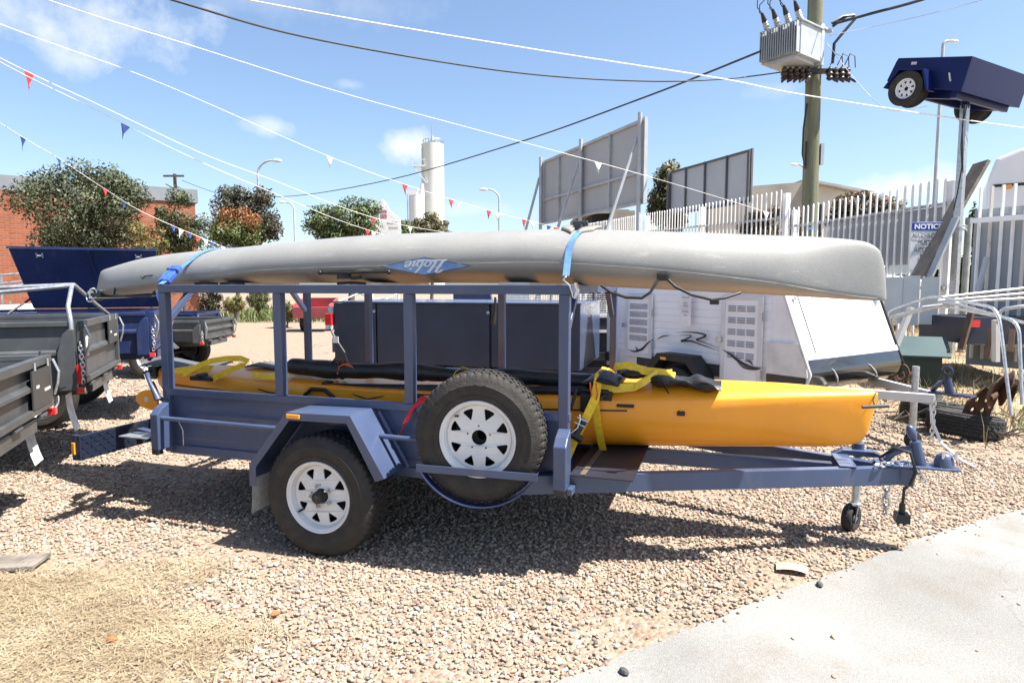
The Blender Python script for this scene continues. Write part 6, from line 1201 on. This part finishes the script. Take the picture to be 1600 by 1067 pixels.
frame_thing('pipe frame with pale bent corner at the right edge', rnd([(1560, 505, 6.4), (1562, 484, 6.3), (1600, 478, 6.2), (1660, 476, 6.1)], .3), .019)
for lb_, (xa, ya), (xb, yb) in (('slanted pale steel brace left of the green kennel', (1400, 540), (1424, 480)), ('upright pale steel leg behind the pipe frames', (1556, 565), (1556, 500))):
    solo('steel_prop', MB().bar(at(xa, ya, 7.5), at(xb, yb, 7.5), .07, .05), PALEM, lb_, 'steel prop', WF, tuple(at(xa, ya, 7.5)))
solo('utility_tray', MB().box(at(1518, 445, 8.2).x, at(1640, 445, 8.2).x, 8.2, 9.2, .78, 1.12), NAVYDK, 'dark vehicle tray with red lamp behind the pipe frames', 'tray', WF, (6.0, 8.2, .78))
solo('red_lamp', MB().box(at(1524, 445, 8.1).x, at(1540, 445, 8.1).x, 8.15, 8.197, 1.0, 1.09), REDL, 'small red tail lamp glimpsed behind the pipe frames', 'lamp', WF, (6.0, 8.15, 1.0))
for i, (xa, ya, xb, yb, lb_) in enumerate(((1502, 545, 1520, 480, 'rusty dark bar leaning between kennel and pipe frames'), (1542, 560, 1548, 510, 'dark timber prop under the vehicle tray'), (1578, 550, 1582, 515, 'dark prop near the right edge under the vehicle tray'))): solo('dark_bar', MB().bar(at(xa, ya, 7.8), at(xb, yb, 7.9), .06, .05), M('rusty_dark_steel', (.075, .045, .032), .85, 0, .3, 10), lb_, 'bar', WF, tuple(at(xa, ya, 7.8)))
# kennel
kg = at(1430, 560, 8.4); KN = thing('kennel', 'small dark green kennel with teal gable roof on the bank', 'kennel', WF, (kg.x, 8.4, bank(kg.x, 8.4))); km = Matrix.Translation((kg.x, 8.4, 0)) @ Matrix.Rotation(R(-24), 4, 'Z')
obj('walls', MB().prism([(-.02, .1), (-.02, .66), (.24, .82), (.50, .66), (.50, .1)], 'x', -.28, .30).xf(km), M('dark_green_paint', (.012, .026, .024), .6), KN); TEAL = M('teal_roof', (.020, .055, .062), .45, .1, .1, 4)
obj('roof_sheet', MB().bar((0.02, .10, .75), (.02, .10, .7501), .001, .001).add([(-.34, -.12, .62), (.38, -.12, .62), (.38, .24, .85), (-.34, .24, .85), (-.34, -.12, .60), (.38, -.12, .60), (.38, .24, .83), (-.34, .24, .83)], [(0, 1, 2, 3), (7, 6, 5, 4), (0, 4, 5, 1), (1, 5, 6, 2), (3, 2, 6, 7), (3, 7, 4, 0)]).xf(km), TEAL, KN); obj('roof_sheet', MB().add([(-.34, .245, .85), (.38, .245, .85), (.38, .6, .62), (-.34, .6, .62), (-.34, .245, .83), (.38, .245, .83), (.38, .6, .6), (-.34, .6, .6)], [(0, 1, 2, 3), (7, 6, 5, 4), (0, 4, 5, 1), (1, 5, 6, 2), (3, 2, 6, 7), (3, 7, 4, 0)]).xf(km), TEAL, KN)
# old tyres, plough discs, scrap
def lying(px, py, lb_, Rw=.34, tilt=0, dz=0.0):
    p = gnd(px, py, .1); t_ = bpy.data.objects.new('old_tyre', mesh_of('old_tyre', tyre_mesh(Rw, .20, .2, 120), M('old_rubber', (.018, .018, .019), .8, 0, .3, 12, .2, 60), 32)); C.objects.link(t_); t_.location = (p.x, p.y, gh(p.x, p.y)+.21+dz); t_.rotation_euler = (R(-90+tilt), R(8), R(20)); props(t_, lb_, 'tyre', 'old tyres on the ground'); return t_
lying(1508, 672, 'worn black tyre lying flat in front on the dry grass', .33); lying(1462, 652, 'worn black tyre lying flat partly behind the jockey wheel', .33, 3)
RUST = M('rusty_iron', (.055, .030, .020), .9, 0, .4, 12, .5, 40, col2=(.12, .055, .03))
dp = gnd(1560, 640, .12); PL = thing('plough_discs', 'rusty plough discs standing in the grass under the pipe frames', 'scrap', WF, (dp.x, dp.y, .1))
for i, (px_, py_, r_, rz_) in enumerate(((1553, 612, .16, 40), (1570, 606, .18, 60), (1584, 612, .14, 50), (1532, 628, .15, 10))):
    q_ = at(px_, py_, 5.9+.1*i); m_ = Matrix.Translation(q_) @ Matrix.Rotation(R(rz_), 4, 'Z') @ Matrix.Rotation(R(15), 4, 'X')
    if i < 3: obj('disc', MB().lathe([(.02, .03), (r_*.5, .02), (r_, -.02), (r_, -.012), (r_*.5, .03), (.02, .04)], 24).xf(m_), RUST, PL, 50)
    else:
        vs, fs = curve_mesh([[(-.17, -.15), (.15, -.17), (.17, .02), (.0, .17), (-.15, .02)]]+[[(cx_+.028*math.cos(t), cy_+.028*math.sin(t)) for t in np.linspace(0, 6.28, 9)[:-1]] for cx_, cy_ in ((-.07, -.08), (.05, -.09), (.06, .02), (-.05, .03))], .01)
        obj('drilled_plate', MB().add([(x, z, y) for x, y, z in vs], fs).xf(m_), RUST, PL)
obj('axle_bar', MB().cyl(at(1546, 622, 5.9), at(1592, 600, 6.2), .03), RUST, PL, 40)
sg = at(1405, 600, 7.3); SCR = thing('iron_scroll', 'rusty iron scrollwork beside the dog trailer nose', 'scrap', WF, (sg.x, 7.3, .2))
for k in range(3): obj('scroll', MB().tube([(sg.x-.12+.13*k+.09*math.cos(t)*(1-t/9), 7.3, .62-.10*k+.13*math.sin(t)*(1-t/9)) for t in np.linspace(0, 7, 24)], .018, 6), RUST, SCR, 50)
obj('stem', MB().bar((sg.x-.15, 7.32, .2), (sg.x+.0, 7.32, .7), .05, .03).bar((sg.x+.1, 7.32, .2), (sg.x-.1, 7.3, .55), .05, .03), RUST, SCR)
for i, (px_, py_) in enumerate(((1440, 640), (1395, 665), (1560, 690), (1590, 665))):
    p = gnd(px_, py_, .06); tw_ = MB()
    for k in range(6): a_ = rng.uniform(0, 6.28); tw_.tube([(p.x, p.y, .06+gh(p.x, p.y)), (p.x+.15*math.cos(a_), p.y+.15*math.sin(a_), .12+.1*rng.random()), (p.x+.35*math.cos(a_+.3), p.y+.35*math.sin(a_+.3), .07+.25*rng.random())], .006, 4)
    solo('dead_branch', tw_, BARK, ['dead twigs beside the small jockey wheel', 'dead twigs below the kayak bow', 'dead branch in front of the old tyres at right', 'dead branch at the right edge below the frames'][i], 'branch', WF, (p.x, p.y, .06))
# ================================================================ FOREGROUND BITS
cpz = gnd(1237, 894, .05); solo('cardboard_scrap', MB().sheet(lambda u_, v_: (-.075+.15*u_, -.045+.09*v_, .012*math.sin(3*u_)+.005), 6, 4).xf(Matrix.Translation((cpz.x, cpz.y, gh(cpz.x, cpz.y)+.013)) @ Matrix.Rotation(R(-22), 4, 'Z')), M('cardboard', (.50, .37, .25), .85), 'torn piece of brown cardboard lying on the gravel', 'cardboard', WF, (cpz.x, cpz.y, gh(cpz.x, cpz.y)), 60)
tp_ = gnd(10, 886); solo('timber_offcut', MB().box(-.35, .18, -.09, .09, 0, .025).xf(Matrix.Translation((tp_.x, tp_.y, .012)) @ Matrix.Rotation(R(8), 4, 'Z')), M('grey_old_timber', (.17, .15, .13), .9, 0, .3, 9, .6, 40), 'flat weathered grey board in the straw at the left edge', 'board', WF, (tp_.x, tp_.y, .0), None, .005)
for i, (px_, py_, lb_) in enumerate(((175, 1000, 'small orange-brown brick chip in the straw'), (430, 960, 'small red-brown brick chip on the gravel'), (1280, 931, 'dark stone at the corner of the concrete edge'), (975, 1062, 'dark stone on the concrete at the bottom'))):
    p = gnd(px_, py_, .02); solo('brick_chip' if i < 2 else 'dark_stone', MB().ball((0, 0, 0), .020, 8, (1.3, .8, .6)).xf(Matrix.Translation((p.x, p.y, gh(p.x, p.y)+.026)) @ Matrix.Rotation(R(40*i), 4, 'Z')), M('brick_orange', (.35, .13, .05), .9) if i < 2 else M('dark_stone', (.07, .07, .075), .8), lb_, 'stone', WF, (p.x, p.y, gh(p.x, p.y)))
# ================================================================ WIRES AND BUNTING
def spl(pts, n=10):
    out = []
    for i in range(len(pts)-1):
        p0, p1, p2, p3 = [Vector(pts[max(0, min(len(pts)-1, j))]) for j in (i-1, i, i+1, i+2)]
        for k in range(n): t = k/n; out.append(.5*((2*p1)+(p2-p0)*t+(2*p0-5*p1+4*p2-p3)*t*t+(3*p1-p0-3*p2+p3)*t**3))
    return out+[Vector(pts[-1])]
def run(px):
    P = [at(*p) for p in px]; out = lambda p: p[0] < 0 or p[0] > 1600 or p[1] < 0
    if out(px[0]): P.insert(0, P[0]+(P[0]-P[1])*1.6+Vector((0, 0, .15)))
    if out(px[-1]): P.append(P[-1]+(P[-1]-P[-2])*1.6+Vector((0, 0, .15)))
    return spl(P)
def line(name, label, cat, px, r, mat): return solo(name, MB().tube(run(px), r, 6), mat, label, cat, WF, tuple(at(*px[0])), 60)
ROPE = M('white_rope', (.80, .79, .77), .7, 0, .05, 30); CABL = M('black_cable', (.03, .035, .04), .6)
FL = {'r': M('red_flag', (.55, .03, .03), .6), 'w': M('white_flag', (.80, .80, .80), .6), 'b': M('blue_flag', (.02, .05, .20), .6)}
def bunting(label, px, flags, r=.006, fs=.16):
    pts = run(px); t = thing('bunting', label, 'bunting', WF, tuple(pts[0])); obj('rope', MB().tube(pts, r, 6), ROPE, t, 60)
    for (fx_, fy_, c) in flags:
        best = min(range(len(pts)-1), key=lambda i: abs(800+1000*pts[i].x/(pts[i].y*cP-(pts[i].z-CAMH)*sP)-fx_)); p = pts[best]; d = (pts[best+1]-pts[best]).normalized(); D = p.y; s = fs
        tip = p+d*s*.35+Vector((random.uniform(-.03, .03), random.uniform(-.05, .05), -s*1.05)); q_ = p+d*s*.8
        o_ = obj('flag', MB().add([p, q_, (p+q_)/2*.4+tip*.6+Vector((.01, -.012, 0)), tip, (p*.55+tip*.45)+Vector((0, .012, 0))], [(0, 1, 2, 4), (4, 2, 3)]), FL[c], t); o_.modifiers.new('solid', 'SOLIDIFY').thickness = .002
    return t
bunting('bunting rope from the top left corner down to the palisade', [(60, -5, 7), (300, 72, 8), (550, 150, 9.5), (800, 218, 11), (1010, 275, 12.3), (1203, 333, 13.6)], [(922, 263, 'w'), (1188, 330, 'w')], .005, .20)
bunting('bunting rope with many red and white flags crossing in front of the silo', [(-10, 34, 7), (250, 130, 9), (510, 243, 12), (640, 291, 14), (760, 328, 16), (880, 358, 18)], [(505, 243, 'w'), (630, 290, 'r'), (697, 310, 'r'), (717, 318, 'w'), (756, 327, 'r'), (777, 332, 'w'), (813, 343, 'r'), (832, 348, 'w'), (850, 352, 'b'), (868, 355, 'r')], .0045, .22)
bunting('upper of two close bunting ropes sagging past the dark tree', [(-10, 86, 7), (160, 167, 9), (320, 242, 11), (430, 283, 13), (540, 326, 15), (620, 350, 17), (700, 364, 19)], [(38, 112, 'r'), (583, 338, 'r'), (637, 352, 'w')], .0055, .22)
bunting('lower of two close bunting ropes ending left of the white sign', [(-10, 92, 6.8), (140, 167, 8.8), (300, 247, 10.8), (430, 303, 12.8), (540, 348, 14.8), (625, 374, 16.8)], [(197, 197, 'b'), (568, 355, 'r'), (579, 360, 'w'), (598, 364, 'r')], .005, .22)
bunting('low bunting rope passing the olive tree to the grey kayak', [(-10, 186, 7), (95, 250, 8.5), (160, 293, 9.5), (230, 335, 10.8), (345, 384, 12.5), (380, 396, 13)], [(30, 214, 'b'), (91, 250, 'b'), (157, 291, 'r'), (190, 311, 'b'), (263, 350, 'b'), (285, 359, 'w'), (295, 364, 'b'), (306, 368, 'r'), (318, 373, 'w'), (326, 376, 'b'), (342, 384, 'w')], .0045, .16)
line('white_rope', 'thick white rope crossing the sky to the right edge below the transformer', 'rope', [(370, -3, 7), (800, 72, 8), (1120, 122, 8.8), (1270, 151, 9.2), (1620, 203, 10)], .008, ROPE)
line('power_cable', 'black power cable sagging from the top left to the transformer', 'cable', [(255, -4, 8.5), (500, 63, 10.5), (800, 113, 12.8), (1000, 127, 14.2), (1130, 124, 15.2), (1230, 112, 15.8)], .016, CABL)
line('power_cable', 'black power cable running down from the transformer to the distant pole', 'cable', [(1190, 80, 15.7), (1000, 155, 20), (800, 226, 27), (600, 283, 38), (450, 307, 50), (350, 304, 60), (284, 282, 70)], .026, CABL)
line('power_cable', 'thick black cable leaving the transformer to the upper right', 'cable', [(1302, 38, 15.8), (1360, 22, 15), (1450, -3, 14)], .032, CABL)
line('thin_wire', 'thin grey wire leaving the pole to the upper right corner', 'wire', [(1296, 56, 15.8), (1420, 30, 15), (1550, -4, 14)], .007, GALVD)
line('stay_wire', 'thin wire dropping from the pole towards the raised trailer', 'wire', [(1292, 68, 15.8), (1345, 135, 15), (1390, 172, 14.5), (1450, 166, 14)], .007, GALVD)
